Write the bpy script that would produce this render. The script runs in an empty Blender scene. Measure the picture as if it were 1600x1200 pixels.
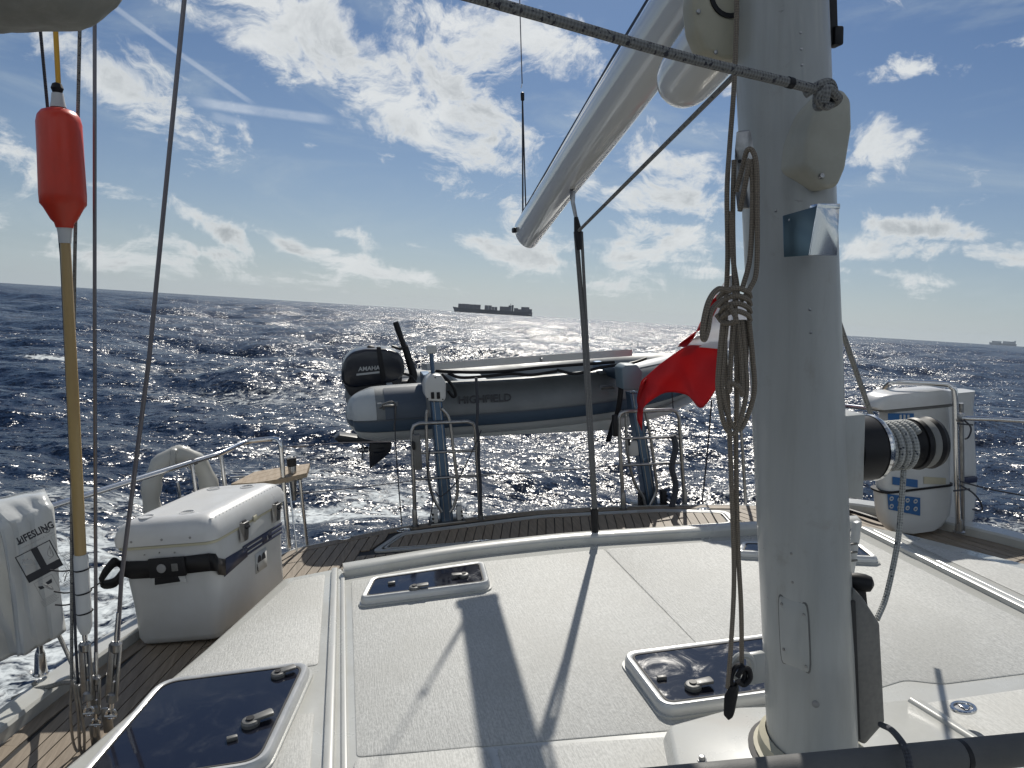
import bpy, bmesh, math, random
import numpy as np
from mathutils import Vector, Matrix
random.seed(7)
scn = bpy.context.scene
COL = scn.collection

# ------------------------------------------------------------------ frames
# Boat frame: x to port (right of picture), y aft (away from the camera), z up,
# origin on the coach roof under the photographer.  Eye height 1.5 m.
F = 1190.0; EYE = 1.5
def nrm(v):
    v = np.array(v, float); return v/np.linalg.norm(v)
def rc(x, y): return np.array([x-800., 600.-y, -F])
_aft = nrm(rc(530, 431)); _r = math.radians(2.5)
_up = nrm(np.cross([math.cos(_r), math.sin(_r), 0], _aft))
if _up[1] < 0: _up = -_up
BM = np.array([np.cross(_aft, _up), _aft, _up])          # camera -> boat
def ray(x, y): return BM @ nrm(rc(x, y))
EY = np.array([0, 0, EYE])
def Z(x, y, z): d = ray(x, y); return EY + d*(z-EYE)/d[2]     # sight line meets height z
def Y(x, y, Yv): d = ray(x, y); return EY + d*Yv/d[1]         # ... meets a distance aft
def X(x, y, Xv): d = ray(x, y); return EY + d*Xv/d[0]
# sea frame (the yacht heels a few degrees)
_su = BM @ nrm(np.cross(rc(0, 441), rc(1600, 541)))
if _su[2] < 0: _su = -_su
_sy = nrm(np.array([0, 1, 0]) - _su*_su[1]); _sx = np.cross(_sy, _su)
RW = np.array([_sx, _sy, _su])                             # boat -> world
CAMH = 3.5
TW = np.array([0, 0, CAMH]) - RW @ EY
HEEL = Matrix([list(RW[i])+[TW[i]] for i in range(3)]+[[0, 0, 0, 1]])
CW = RW @ BM                                               # camera -> world
def sea(x, y, z=0):
    d = CW @ nrm(rc(x, y)); return np.array([0, 0, CAMH]) + d*(z-CAMH)/d[2]
def azel(x, y):
    d = CW @ nrm(rc(x, y)); return math.atan2(d[0], d[1]), math.asin(d[2])

# ------------------------------------------------------------------ camera
cd = bpy.data.cameras.new('camera'); cam = bpy.data.objects.new('camera', cd); COL.objects.link(cam)
cd.sensor_width = 36; cd.lens = F/1600*36; cd.clip_start = 0.05; cd.clip_end = 60000
cam.matrix_world = Matrix([list(CW[0])+[0], list(CW[1])+[0], list(CW[2])+[CAMH], [0, 0, 0, 1]])
scn.camera = cam
scn.view_settings.view_transform = 'Standard'; scn.view_settings.look = 'None'
scn.view_settings.exposure = 0.0; scn.view_settings.gamma = 1; scn.view_settings.use_curve_mapping = False

# ------------------------------------------------------------------ sun and sky
SUNV = RW @ nrm([.435, 1.07, 1.0])
sun_el = math.asin(SUNV[2]); sun_az = math.atan2(SUNV[0], SUNV[1])
sl = bpy.data.lights.new('sun', 'SUN'); sl.energy = 5.0; sl.angle = math.radians(.6); sl.color = (1, .95, .86)
so = bpy.data.objects.new('sun', sl); COL.objects.link(so)
so.rotation_euler = Vector(SUNV).to_track_quat('Z', 'Y').to_euler(); so.location = (0, 0, 30)
wd = bpy.data.worlds.new('World'); scn.world = wd; wd.use_nodes = True

class NT:
    def __init__(s, tree): s.t = tree; s.n = tree.nodes; s.l = tree.links
    def put(s, sock, v):
        if v is None: return
        if isinstance(v, bpy.types.NodeSocket): s.l.new(v, sock)
        else:
            try: sock.default_value = v
            except Exception:
                sock.default_value = tuple(v)+(1,) if len(v) == 3 else v
    def node(s, typ, ins=None, **kw):
        n = s.n.new(typ)
        for k, v in kw.items(): setattr(n, k, v)
        for k, v in (ins or {}).items(): s.put(n.inputs[k], v)
        return n
    def m(s, op, a, b=None, c=None, clamp=False):
        n = s.n.new('ShaderNodeMath'); n.operation = op; n.use_clamp = clamp
        for i, v in enumerate((a, b, c)):
            if v is not None: s.put(n.inputs[i], v)
        return n.outputs[0]
    def vm(s, op, a, b=None, out=0):
        n = s.n.new('ShaderNodeVectorMath'); n.operation = op
        s.put(n.inputs[0], a)
        if b is not None: s.put(n.inputs[1], b)
        return n.outputs[out]
    def sc(s, a, k):
        n = s.n.new('ShaderNodeVectorMath'); n.operation = 'SCALE'; s.put(n.inputs[0], a); s.put(n.inputs[3], k); return n.outputs[0]
    def mix(s, f, a, b, blend='MIX'):
        n = s.n.new('ShaderNodeMix'); n.data_type = 'RGBA'; n.blend_type = blend
        s.put(n.inputs[0], f); s.put(n.inputs[6], a); s.put(n.inputs[7], b); return n.outputs[2]
    def noise(s, vec, scale, detail=4, rough=.55, dist=0., lac=2.0):
        return s.node('ShaderNodeTexNoise', {'Vector': vec, 'Scale': scale, 'Detail': detail, 'Roughness': rough, 'Distortion': dist, 'Lacunarity': lac}).outputs[0]
    def ramp(s, v, lo, hi, a=0., b=1., smooth=True):
        n = s.node('ShaderNodeMapRange', {'Value': v, 'From Min': lo, 'From Max': hi, 'To Min': a, 'To Max': b})
        n.interpolation_type = 'SMOOTHSTEP' if smooth else 'LINEAR'; return n.outputs[0]

w = NT(wd.node_tree); w.n.clear()
tc = w.node('ShaderNodeTexCoord').outputs['Generated']
skyn = w.node('ShaderNodeTexSky', sky_type='NISHITA', sun_disc=False, sun_elevation=sun_el, sun_rotation=sun_az,
              altitude=0, air_density=1.0, dust_density=.6, ozone_density=2.2)
sep = w.node('ShaderNodeSeparateXYZ', {0: tc}); dx, dy, dz = sep.outputs
azn = w.m('ARCTAN2', dx, dy); eln = w.m('ARCSINE', dz)
elp = w.m('MAXIMUM', dz, 0.0)
den = w.m('ADD', elp, .10)
cu = w.m('DIVIDE', dx, den); cv = w.m('DIVIDE', dy, den)
cvec = w.node('ShaderNodeCombineXYZ', {0: cu, 1: cv, 2: 3.7}).outputs[0]
ae = w.node('ShaderNodeCombineXYZ', {0: azn, 1: eln, 2: 0}).outputs[0]
def blob(px, py, sx, sy, rot=0, amp=1.0):
    """a bank of cloud: direction of its middle, half sizes in picture pixels"""
    a, e = azel(px, py)
    mp = w.node('ShaderNodeMapping', {'Vector': ae}, vector_type='TEXTURE')
    mp.inputs['Location'].default_value = (a, e, 0)
    mp.inputs['Rotation'].default_value = (0, 0, math.radians(-rot-3.6+3.6))
    mp.inputs['Scale'].default_value = (sx/F, sy/F, 1)
    d = w.vm('LENGTH', mp.outputs[0], out=1)
    g = w.m('POWER', 2.718, w.m('MULTIPLY', w.m('MULTIPLY', d, d), -1.0))
    return w.m('MULTIPLY', g, amp)
blobs = [blob(*b) for b in (
    (470, 55, 230, 62, 22, 1.1), (590, 165, 110, 50, 40, .9), (680, 110, 110, 60, 30, .9), (165, 120, 130, 38, 28, 1.0),
    (870, 80, 120, 45, 20, .9), (760, 175, 110, 50, 10, .8), (1080, 270, 150, 42, 5, 1.0), (1390, 112, 95, 20, 0, 1.0), (1350, 215, 50, 60, 30, .8),
    (330, 350, 80, 20, 28, 1.0), (440, 378, 55, 14, 20, .9), (560, 372, 50, 14, 10, .7), (650, 383, 60, 12, 12, .8),
    (950, 390, 200, 32, 5, .9), (1460, 360, 120, 18, 8, 1.0), (1100, 200, 90, 30, 0, .6), (10, 235, 70, 30, 25, .7), (20, 365, 60, 24, 10, .6),
    (180, 300, 80, 18, 15, .6), (800, 310, 110, 22, 0, .6), (480, 225, 22, 14, 0, .7), (1560, 385, 80, 30, 0, .7), (400, 430, 300, 20, 5, .45), (1000, 445, 260, 24, 4, .5),
    (720, 60, 120, 60, 20, 1.1), (330, 20, 120, 40, 20, .9), (1050, 300, 120, 50, 0, 1.1), (900, 270, 70, 40, 0, .9), (820, 400, 130, 22, 6, 1.1), (1080, 385, 90, 40, 6, 1.1), (1340, 385, 60, 24, 6, .9), (1500, 395, 140, 22, 6, .9), (520, 405, 120, 14, 6, .8), (600, 425, 160, 16, 6, .75), (780, 395, 90, 22, 14, .9), (330, 395, 70, 16, 12, .8), (840, 350, 60, 22, 10, .7), (1000, 360, 70, 26, 10, 1.0), (1100, 420, 90, 26, 0, .9), (1420, 440, 120, 20, 6, .6), (120, 400, 120, 16, 8, .6), (750, 245, 60, 24, 10, .6), (1180, 130, 110, 30, 0, .8), (960, 130, 90, 30, 10, .7),
    (1580, 70, 40, 16, 0, .4), (900, 190, 80, 26, 0, .6))]
cov = blobs[0]
for b in blobs[1:]: cov = w.m('MAXIMUM', cov, b)
wob = w.node('ShaderNodeTexNoise', {'Vector': ae, 'Scale': 11.0, 'Detail': 4.0, 'Roughness': .6}).outputs[1]
ae2 = w.vm('ADD', w.vm('MULTIPLY', ae, (1, 1.55, 1)), w.sc(wob, .06))
n1 = w.m('ADD', w.m('MULTIPLY', w.m('SUBTRACT', w.noise(ae2, 8.5, 10, .68, .5), .5), 2.8), .5)
n2 = w.noise(cvec, 2.2, 6, .6)
# outside the banks a looser cloud field, thickened out of view for fill light
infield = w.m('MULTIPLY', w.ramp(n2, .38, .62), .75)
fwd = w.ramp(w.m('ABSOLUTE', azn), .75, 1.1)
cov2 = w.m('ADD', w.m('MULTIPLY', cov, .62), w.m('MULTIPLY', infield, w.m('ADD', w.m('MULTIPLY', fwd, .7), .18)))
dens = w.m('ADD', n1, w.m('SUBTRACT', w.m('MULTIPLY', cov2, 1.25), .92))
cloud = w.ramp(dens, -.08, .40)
above = w.ramp(eln, .0, .03)
cloud = w.m('MULTIPLY', cloud, above)
# light: thin edges bright, thick middles greyer, all brighter near the sun
cn = w.noise(w.vm('ADD', ae2, (.035, .06, 2.)), 9.0, 8, .62, .3)
core = w.m('MULTIPLY', w.ramp(dens, .12, .75), w.ramp(cn, .34, .68))
sd = w.vm('DOT_PRODUCT', tc, tuple(SUNV), out=1)
glow = w.m('POWER', w.m('MAXIMUM', sd, 0.0), 7.0)
cc = w.mix(core, (.72, .75, .76), (.34, .375, .40))
cc = w.mix(w.m('MULTIPLY', glow, .65), cc, (.95, .95, .94))
cc = w.sc(cc, w.ramp(sd, .35, -.25, 1.0, 1.9))          # front-lit clouds away from the sun, brightened further as added fill
# haze band over the horizon, whitish veil below the sun
hz_ = w.m('POWER', 2.718, w.m('MULTIPLY', w.m('MAXIMUM', eln, 0.0), -9.0))
hn = w.m('MULTIPLY', hz_, w.m('ADD', w.m('MULTIPLY', n1, .7), .30))
skyc = w.sc(skyn.outputs[0], .040)
skyc = w.vm('MULTIPLY', skyc, (.76, 1.02, 1.32))
skyc = w.mix(w.m('MULTIPLY', hz_, .75), skyc, w.mix(w.ramp(sd, .35, .82), (.40, .475, .53), (.66, .70, .72)))
# contrails
def streak(p0, p1, wd_, amp):
    a0, e0 = azel(*p0); a1, e1 = azel(*p1)
    L = math.hypot(a1-a0, e1-e0); ang = math.atan2(e1-e0, a1-a0)
    mp = w.node('ShaderNodeMapping', {'Vector': ae}, vector_type='TEXTURE')
    mp.inputs['Location'].default_value = ((a0+a1)/2, (e0+e1)/2, 0); mp.inputs['Rotation'].default_value = (0, 0, ang)
    s = w.node('ShaderNodeSeparateXYZ', {0: mp.outputs[0]})
    u = w.ramp(w.m('ABSOLUTE', s.outputs[0]), L*.35, L*.55, 1, 0)
    v = w.ramp(w.m('ABSOLUTE', s.outputs[1]), wd_/F*.3, wd_/F, 1, 0)
    return w.m('MULTIPLY', w.m('MULTIPLY', u, v), w.m('MULTIPLY', w.m('ADD', n1, .25), amp))
st = w.m('MAXIMUM', streak((150, -10), (400, 165), 5, .33), streak((300, 158), (520, 188), 9, .42))
st = w.m('MAXIMUM', st, streak((330, 180), (390, 196), 8, .2))
cirrus = w.m('MULTIPLY', w.m('MULTIPLY', w.ramp(w.noise(w.vm('MULTIPLY', ae, (1, 3.2, 1)), 4.0, 6, .62, .6), .47, .75), above), .38)
skyc = w.mix(cirrus, skyc, (.50, .58, .62))
skyc = w.mix(st, skyc, (.75, .8, .85))
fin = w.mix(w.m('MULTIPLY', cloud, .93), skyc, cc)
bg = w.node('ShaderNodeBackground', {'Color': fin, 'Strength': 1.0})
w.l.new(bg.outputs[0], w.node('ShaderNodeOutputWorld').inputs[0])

# ------------------------------------------------------------------ materials
MATS = {}
def mat(name, col, rough=.5, metal=0., bump=None, spec=None, coat=0., var=None, trans=0., sheen=0., extra=None, bdist=.002, coords='Object'):
    """bump=(scale vec, strength); var=(scale, amount, second colour)"""
    m = bpy.data.materials.new(name); m.use_nodes = True; t = NT(m.node_tree)
    p = t.n['Principled BSDF']
    p.inputs['Base Color'].default_value = tuple(col)+(1,); p.inputs['Roughness'].default_value = rough
    p.inputs['Metallic'].default_value = metal
    if spec is not None: p.inputs['Specular IOR Level'].default_value = spec
    p.inputs['Coat Weight'].default_value = coat; p.inputs['Coat Roughness'].default_value = .08
    if trans: p.inputs['Transmission Weight'].default_value = trans
    co = t.node('ShaderNodeTexCoord').outputs[coords]
    if var:
        n = t.noise(t.vm('MULTIPLY', co, var[0]), 1.0, 6, .62)
        c = t.mix(t.ramp(n, .35, .7), tuple(col)+(1,), tuple(var[2])+(1,))
        c = t.mix(var[1], tuple(col)+(1,), c); t.l.new(c, p.inputs['Base Color'])
        t.l.new(t.ramp(n, .3, .7, rough*.85, min(1, rough*1.2)), p.inputs['Roughness'])
    if bump:
        n = t.noise(t.vm('MULTIPLY', co, bump[0]), 1.0, 4, .6)
        b = t.node('ShaderNodeBump', {'Strength': bump[1], 'Distance': bdist, 'Height': n})
        t.l.new(b.outputs[0], p.inputs['Normal'])
    if extra: extra(t, p, co)
    MATS[name] = m; return m
S3 = lambda a: (a, a, a)
GEL = mat('gelcoat', (.465, .47, .45), .28, bump=(S3(3), .15), coat=.3, var=(S3(3.5), .8, (.38, .38, .355)))
def nonskid(t, p, co):
    a = t.noise(t.vm('MULTIPLY', co, (230, 13, 1)), 1.0, 4, .7, .3)
    b = t.noise(t.vm('MULTIPLY', co, (120, 60, 1)), 1.0, 3, .6)
    h = t.m('ADD', t.m('MULTIPLY', a, .7), t.m('MULTIPLY', b, .6))
    bp = t.node('ShaderNodeBump', {'Strength': .8, 'Distance': .003, 'Height': h}); t.l.new(bp.outputs[0], p.inputs['Normal'])
    big = t.noise(co, 1.6, 5, .65)
    c = t.mix(t.ramp(h, .50, .80), (.33, .335, .325, 1), (.475, .48, .465, 1))
    c = t.mix(t.ramp(big, .4, .7, 0, .6), c, (.34, .34, .32, 1))
    t.l.new(c, p.inputs['Base Color'])
NONSKID = mat('nonskid', (.55, .55, .53), .62, extra=nonskid)
def teak(dark):
    def f(t, p, co):
        oi = t.node('ShaderNodeObjectInfo').outputs['Random']
        v = t.node('ShaderNodeMapping', {'Vector': co}); v.inputs['Rotation'].default_value = (0, 0, math.radians(15)); v.inputs['Scale'].default_value = (60, 4, 4)
        g = t.noise(v.outputs[0], 1.0, 6, .7, .4)
        k = t.noise(co, 9., 4, .6)
        c = t.mix(t.ramp(g, .3, .7), (.20*dark, .155*dark, .11*dark, 1), (.33*dark, .27*dark, .205*dark, 1))
        c = t.mix(t.m('MULTIPLY', oi, .45), c, (.25*dark, .22*dark, .185*dark, 1))
        c = t.mix(t.ramp(k, .5, .8, 0, .4), c, (.17*dark, .14*dark, .11*dark, 1))
        t.l.new(c, p.inputs['Base Color'])
        b = t.node('ShaderNodeBump', {'Strength': .4, 'Distance': .001, 'Height': g}); t.l.new(b.outputs[0], p.inputs['Normal'])
    return f
TEAK = mat('teak', (.3, .23, .16), .65, extra=teak(.80))
CAULK = mat('caulk', (.015, .015, .016), .6)
STEEL = mat('steel', (.62, .62, .62), .14, 1.0, bump=(S3(8), .1))
STEELD = mat('steel_dull', (.34, .34, .34), .32, 1.0, var=(S3(30), .6, (.2, .2, .2)))
SKYSTEEL = mat('sky_tinted_steel', (.055, .10, .17), .38, .75, var=((3, 3, 1), .5, (.16, .21, .27)))  # davit steel: reflected sky put into the blue base colour
WIRE = mat('wire', (.16, .15, .16), .42, .7)
def mastx(t, p, co):
    st1 = t.noise(t.vm('MULTIPLY', co, (9, 9, .8)), 1.0, 6, .65)
    sm = t.noise(t.vm('MULTIPLY', co, (5, 5, 3)), 1.0, 8, .7, .6)
    sc_ = t.noise(t.vm('MULTIPLY', co, (14, 14, 46)), 1.0, 3, .5, 1.5)
    c = t.mix(t.ramp(st1, .38, .68), (.36, .37, .36, 1), (.30, .31, .295, 1))
    c = t.mix(t.m('MULTIPLY', t.ramp(sm, .56, .68), .55), c, (.27, .265, .23, 1))
    c = t.mix(t.m('MULTIPLY', t.m('MULTIPLY', t.ramp(sc_, .70, .74), t.ramp(sm, .5, .6)), .7), c, (.14, .14, .13, 1))
    t.l.new(c, p.inputs['Base Color']); t.l.new(t.ramp(sm, .35, .65, .30, .58), p.inputs['Roughness'])
MASTP = mat('mast_paint', (.40, .40, .37), .42, bump=((1.5, 1.5, .6), .12), extra=mastx, coat=.25)
BOOMP = mat('boom_paint', (.64, .645, .63), .10, coat=.8, bump=((6, .7, 6), .25), bdist=.004)
CREAM = mat('cream_casting', (.42, .39, .29), .45, var=(S3(9), .6, (.33, .31, .24)), bump=(S3(20), .2))
BLACK = mat('black_plastic', (.009, .009, .011), .5, spec=.3, bump=(S3(40), .1))
RUBBER = mat('rubber', (.02, .02, .022), .7)
GREYP = mat('grey_plastic', (.13, .13, .125), .45, var=(S3(60), .5, (.09, .09, .09)))
WHITEP = mat('white_plastic', (.50, .51, .51), .33, var=(S3(5), .45, (.42, .42, .40)), bump=(S3(7), .12), bdist=.006)
LIDP = mat('lid_plastic', (.54, .545, .545), .32, var=(S3(6), .5, (.46, .46, .445)), bump=(S3(9), .1), bdist=.005)
CREAMP = mat('cream_gasket', (.45, .43, .32), .5)
def acryl(t, p, co):
    n = t.noise(co, 7., 8, .7, .8)
    t.l.new(t.ramp(n, .45, .8, .05, .38), p.inputs['Roughness'])
    t.l.new(t.mix(t.ramp(n, .45, .8), (.009, .010, .017, 1), (.028, .030, .038, 1)), p.inputs['Base Color'])
ACRYL = mat('smoked_acrylic', (.012, .014, .03), .08, coat=.3, extra=acryl)
HFRAME = mat('hatch_frame', (.47, .48, .48), .35, .35, var=(S3(20), .4, (.5, .5, .5)))
ORANGE = mat('orange_float', (.58, .030, .006), .42, coat=.1, var=((9, 9, 4), .8, (.42, .035, .015)), bump=(S3(6), .2), bdist=.01)
def translucent(name, col, rough=.6, tr=.45, var=None):
    def f(t, p, co):
        out = t.n['Material Output']
        tl = t.node('ShaderNodeBsdfTranslucent', {'Color': tuple(col)+(1,)})
        mx = t.node('ShaderNodeMixShader', {0: tr, 1: p.outputs[0], 2: tl.outputs[0]}); t.l.new(mx.outputs[0], out.inputs[0])
    return mat(name, col, rough, extra=f, bump=(S3(60), .25))
REDF = translucent('flag_red', (.50, .014, .020)); WHITEF = translucent('flag_white', (.72, .72, .74))
BUOYV = translucent('buoy_vinyl', (.52, .52, .49), .35, .3)
BAGV = mat('bag_vinyl', (.50, .51, .50), .25, coat=.4, bump=((6, 6, 3), .5), bdist=.02)
INK = mat('ink', (.02, .022, .03), .5); INKB = mat('ink_blue', (.02, .10, .26), .45); INKN = mat('navy_ink', (.018, .025, .06), .45)
INKG = mat('ink_grey', (.25, .25, .25), .5); PAPER = mat('pale_print', (.42, .43, .43), .5)
TAN = mat('fibreglass_pole', (.36, .25, .10), .4, coat=.4, var=((20, 20, 2), .6, (.28, .18, .07)))
YELR = mat('yellow_line', (.62, .33, .03), .6)
CANVAS = mat('canvas', (.30, .30, .275), .85, bump=(S3(60), .5), var=(S3(9), .8, (.2, .2, .18)))
DARKCAN = mat('dark_canvas', (.10, .10, .098), .7, bump=(S3(300), .4), var=(S3(4), .5, (.07, .07, .07)))
def braid(name, c1, c2, fleck=.06, sc=1.0):
    def f(t, p, co):
        uv = t.node('ShaderNodeTexCoord').outputs['UV']
        s = t.node('ShaderNodeSeparateXYZ', {0: uv})
        a = t.m('SINE', t.m('ADD', t.m('MULTIPLY', s.outputs[0], 6.2832*4), t.m('MULTIPLY', s.outputs[1], 420*sc)))
        b = t.m('SINE', t.m('SUBTRACT', t.m('MULTIPLY', s.outputs[0], 6.2832*4), t.m('MULTIPLY', s.outputs[1], 420*sc)))
        h = t.m('MULTIPLY', a, b)
        bp = t.node('ShaderNodeBump', {'Strength': .8, 'Distance': .0012, 'Height': h}); t.l.new(bp.outputs[0], p.inputs['Normal'])
        n = t.noise(t.vm('MULTIPLY', uv, (5, 90, 1)), 1., 2, .5)
        fl = t.ramp(n, .66-fleck, .70-fleck)
        c = t.mix(t.ramp(h, -.8, .6), tuple(x*.6 for x in c1)+(1,), tuple(c1)+(1,))
        t.l.new(t.mix(fl, c, tuple(c2)+(1,)), p.inputs['Base Color'])
    return mat(name, c1, .8, extra=f)
ROPEG = braid('rope_grey', (.23, .23, .22), (.04, .04, .05), .07)
ROPET = braid('rope_tan', (.23, .19, .145), (.17, .14, .11), 0., 1.3)
ROPEW = braid('rope_winch', (.38, .39, .38), (.03, .04, .06), .05, .9)
ROPED = braid('rope_dark', (.05, .055, .07), (.12, .12, .13), 0.)
TUBEG = mat('dinghy_grey', (.165, .18, .19), .48, var=(S3(4), .7, (.12, .135, .145)), bump=(S3(5), .2), bdist=.01)
TUBELT = mat('dinghy_light', (.36, .39, .41), .42)
TUBEDK = mat('dinghy_dark', (.05, .07, .10), .45)
HULLG = mat('dinghy_hull', (.42, .44, .43), .35)
COWL = mat('cowling', (.005, .007, .014), .30, coat=.3)
MOTOR = mat('motor_leg', (.012, .014, .02), .4)
SOLARM = mat('solar_glass', (.02, .025, .05), .08, coat=.5)
SHIPM = mat('ship_haze_tint', (.10, .11, .14), .7); SHIPC = mat('ship_boxes', (.13, .12, .14), .7, var=((.08, .08, .2), .8, (.09, .11, .15)))  # ship tones lifted to blue-grey, distance haze put into the colours
SHIPW = mat('ship_white', (.45, .45, .45), .6)
HULLW = mat('hull_paint', (.5, .5, .5), .25, coat=.4)
WOOD = mat('seat_wood', (.34, .27, .19), .6, var=((40, 5, 5), .8, (.24, .18, .12)))

# ------------------------------------------------------------------ mesh builder
OFF = {}
TOP = []
WORLDOBJ = set()
def catmull(P, n=8):
    P = [np.array(p, float) for p in P]
    if len(P) < 3: return P
    Q = [2*P[0]-P[1]]+P+[2*P[-1]-P[-2]]; out = []
    for i in range(1, len(Q)-2):
        for k in range(n):
            t = k/n; a, b, c, d = Q[i-1:i+3]
            out.append(.5*((2*b)+(-a+c)*t+(2*a-5*b+4*c-d)*t*t+(-a+3*b-3*c+d)*t**3))
    out.append(P[-1]); return out
class MB:
    def __init__(s): s.v = []; s.f = []; s.uv = []
    def add(s, vs, fs, uvs=None):
        o = len(s.v); s.v += [tuple(map(float, v)) for v in vs]
        for i, f in enumerate(fs):
            s.f.append([o+k for k in f]); s.uv.append(uvs[i] if uvs else None)
        return s
    def box(s, c, size, R=None, r=0, seg=2):
        bm = bmesh.new(); bmesh.ops.create_cube(bm, size=1)
        for v in bm.verts: v.co = Vector([v.co[i]*size[i] for i in range(3)])
        if r: bmesh.ops.bevel(bm, geom=bm.edges[:], offset=r, segments=seg, profile=.5, affect='EDGES')
        return s.bm(bm, c, R)
    def bm(s, bm, c=(0, 0, 0), R=None):
        vs = [np.array(v.co) for v in bm.verts]
        if R is not None: vs = [np.array(R) @ v for v in vs]
        vs = [v+np.array(c) for v in vs]; bm.verts.index_update()
        s.add(vs, [[v.index for v in f.verts] for f in bm.faces]); bm.free(); return s
    def tube(s, P, r, n=10, caps=True, smooth=0, sq=None, closed=False):
        """sq=(sx, sz) makes an oval section"""
        P = [np.array(p, float) for p in P]
        rr = list(r) if hasattr(r, '__len__') else [r]*len(P)
        if smooth:
            q = catmull([list(p)+[a] for p, a in zip(P, rr)], smooth); P = [p[:3] for p in q]; rr = [p[3] for p in q]
        m = len(P); T = []
        for i in range(m):
            a = P[max(i-1, 0)] if not closed else P[(i-1) % m]; b = P[min(i+1, m-1)] if not closed else P[(i+1) % m]
            T.append(nrm(b-a))
        up = np.array([0, 0, 1.]) if abs(T[0][2]) < .9 else np.array([0, 1., 0])
        N = nrm(np.cross(T[0], up)); vs = []; L = 0; Ls = []
        for i in range(m):
            if i: L += np.linalg.norm(P[i]-P[i-1]); N = nrm(N-T[i]*np.dot(N, T[i]))
            Ls.append(L); Bn = np.cross(T[i], N)
            sx, sz = sq if sq else (1, 1)
            for k in range(n):
                a = 2*math.pi*k/n; vs.append(P[i]+rr[i]*(math.cos(a)*sx*N+math.sin(a)*sz*Bn))
        fs = []; uv = []
        for i in range(m if closed else m-1):
            j = (i+1) % m; lj = Ls[j] if j else L+.01
            for k in range(n):
                k2 = (k+1) % n
                fs.append([i*n+k, i*n+k2, j*n+k2, j*n+k]); uv.append([(k/n, Ls[i]), ((k+1)/n, Ls[i]), ((k+1)/n, lj), (k/n, lj)])
        if caps and not closed:
            fs.append([k for k in range(n)][::-1]); uv.append(None); fs.append([(m-1)*n+k for k in range(n)]); uv.append(None)
        return s.add(vs, fs, uv)
    def loft(s, rings, caps=True, closed=True):
        n = len(rings[0]); vs = [v for r in rings for v in r]; fs = []
        for i in range(len(rings)-1):
            for k in range(n if closed else n-1):
                k2 = (k+1) % n; fs.append([i*n+k, i*n+k2, (i+1)*n+k2, (i+1)*n+k])
        if caps: fs.append(list(range(n))[::-1]); fs.append([(len(rings)-1)*n+k for k in range(n)])
        return s.add(vs, fs)
    def prism(s, poly, vec, r=0, seg=2):
        """poly: 3-D points, extruded by vec"""
        vec = np.array(vec, float); bm = bmesh.new()
        a = [bm.verts.new(p) for p in poly]; b = [bm.verts.new(np.array(p)+vec) for p in poly]; n = len(a)
        bm.faces.new(a); bm.faces.new(b[::-1])
        for i in range(n): bm.faces.new([a[i], b[i], b[(i+1) % n], a[(i+1) % n]])
        bmesh.ops.recalc_face_normals(bm, faces=bm.faces[:])
        if r: bmesh.ops.bevel(bm, geom=bm.edges[:], offset=r, segments=seg, profile=.5, affect='EDGES', clamp_overlap=True)
        return s.bm(bm)
    def lathe(s, prof, o, ax, n=20):
        """prof: (distance along axis, radius)"""
        ax = nrm(ax); o = np.array(o, float)
        u = nrm(np.cross(ax, [0, 0, 1] if abs(ax[2]) < .9 else [0, 1, 0])); v = np.cross(ax, u)
        rings = [[o+ax*d+r*(math.cos(2*math.pi*k/n)*u+math.sin(2*math.pi*k/n)*v) for k in range(n)] for d, r in prof]
        return s.loft(rings)
    def sheet(s, grid):
        m, n = len(grid), len(grid[0]); vs = [p for r in grid for p in r]
        fs = [[i*n+k, i*n+k+1, (i+1)*n+k+1, (i+1)*n+k] for i in range(m-1) for k in range(n-1)]
        uv = [[(k/(n-1), i/(m-1)), ((k+1)/(n-1), i/(m-1)), ((k+1)/(n-1), (i+1)/(m-1)), (k/(n-1), (i+1)/(m-1))] for i in range(m-1) for k in range(n-1)]
        return s.add(vs, fs, uv)
    def xf(s, M):
        s.v = [tuple(M @ Vector(v)) for v in s.v]; return s
    def build(s, name, m, parent=None, smooth=True, bevel=0, solid=0, sub=0, recalc=True):
        if parent is not None: off = OFF[parent.name]
        else:
            a = np.array(s.v); off = np.array([a[:, 0].mean(), a[:, 1].mean(), a[:, 2].min()])
        me = bpy.data.meshes.new(name)
        me.from_pydata([tuple(np.array(v)-off) for v in s.v], [], s.f)
        if any(u for u in s.uv):
            ul = me.uv_layers.new(name='UVMap'); i = 0; dat = []
            for f, u in zip(s.f, s.uv):
                for k in range(len(f)): dat += list(u[k]) if u else [0, 0]
            ul.data.foreach_set('uv', dat)
        if recalc:
            bm = bmesh.new(); bm.from_mesh(me); bmesh.ops.recalc_face_normals(bm, faces=bm.faces[:]); bm.to_mesh(me); bm.free()
        me.materials.append(m)
        if smooth:
            me.shade_smooth()
            try: me.set_sharp_from_angle(angle=math.radians(38))
            except Exception: pass
        o = bpy.data.objects.new(name, me); COL.objects.link(o); OFF[o.name] = off
        if parent is not None: o.parent = parent
        else: o.location = off; TOP.append(o)
        if solid: md = o.modifiers.new('s', 'SOLIDIFY'); md.thickness = solid; md.offset = 0
        if bevel: md = o.modifiers.new('b', 'BEVEL'); md.width = bevel; md.segments = 2; md.limit_method = 'ANGLE'
        if sub: md = o.modifiers.new('u', 'SUBSURF'); md.levels = md.render_levels = sub
        return o
def root(name, loc, label, cat, group=None, kind=None):
    o = bpy.data.objects.new(name, None); COL.objects.link(o); o.location = tuple(loc); o.empty_display_size = .1
    OFF[o.name] = np.array(loc, float); TOP.append(o); return tag(o, label, cat, group, kind)
def tag(o, label=None, cat=None, group=None, kind=None):
    if label: o['label'] = label
    if cat: o['category'] = cat
    if group: o['group'] = group
    if kind: o['kind'] = kind
    return o
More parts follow.
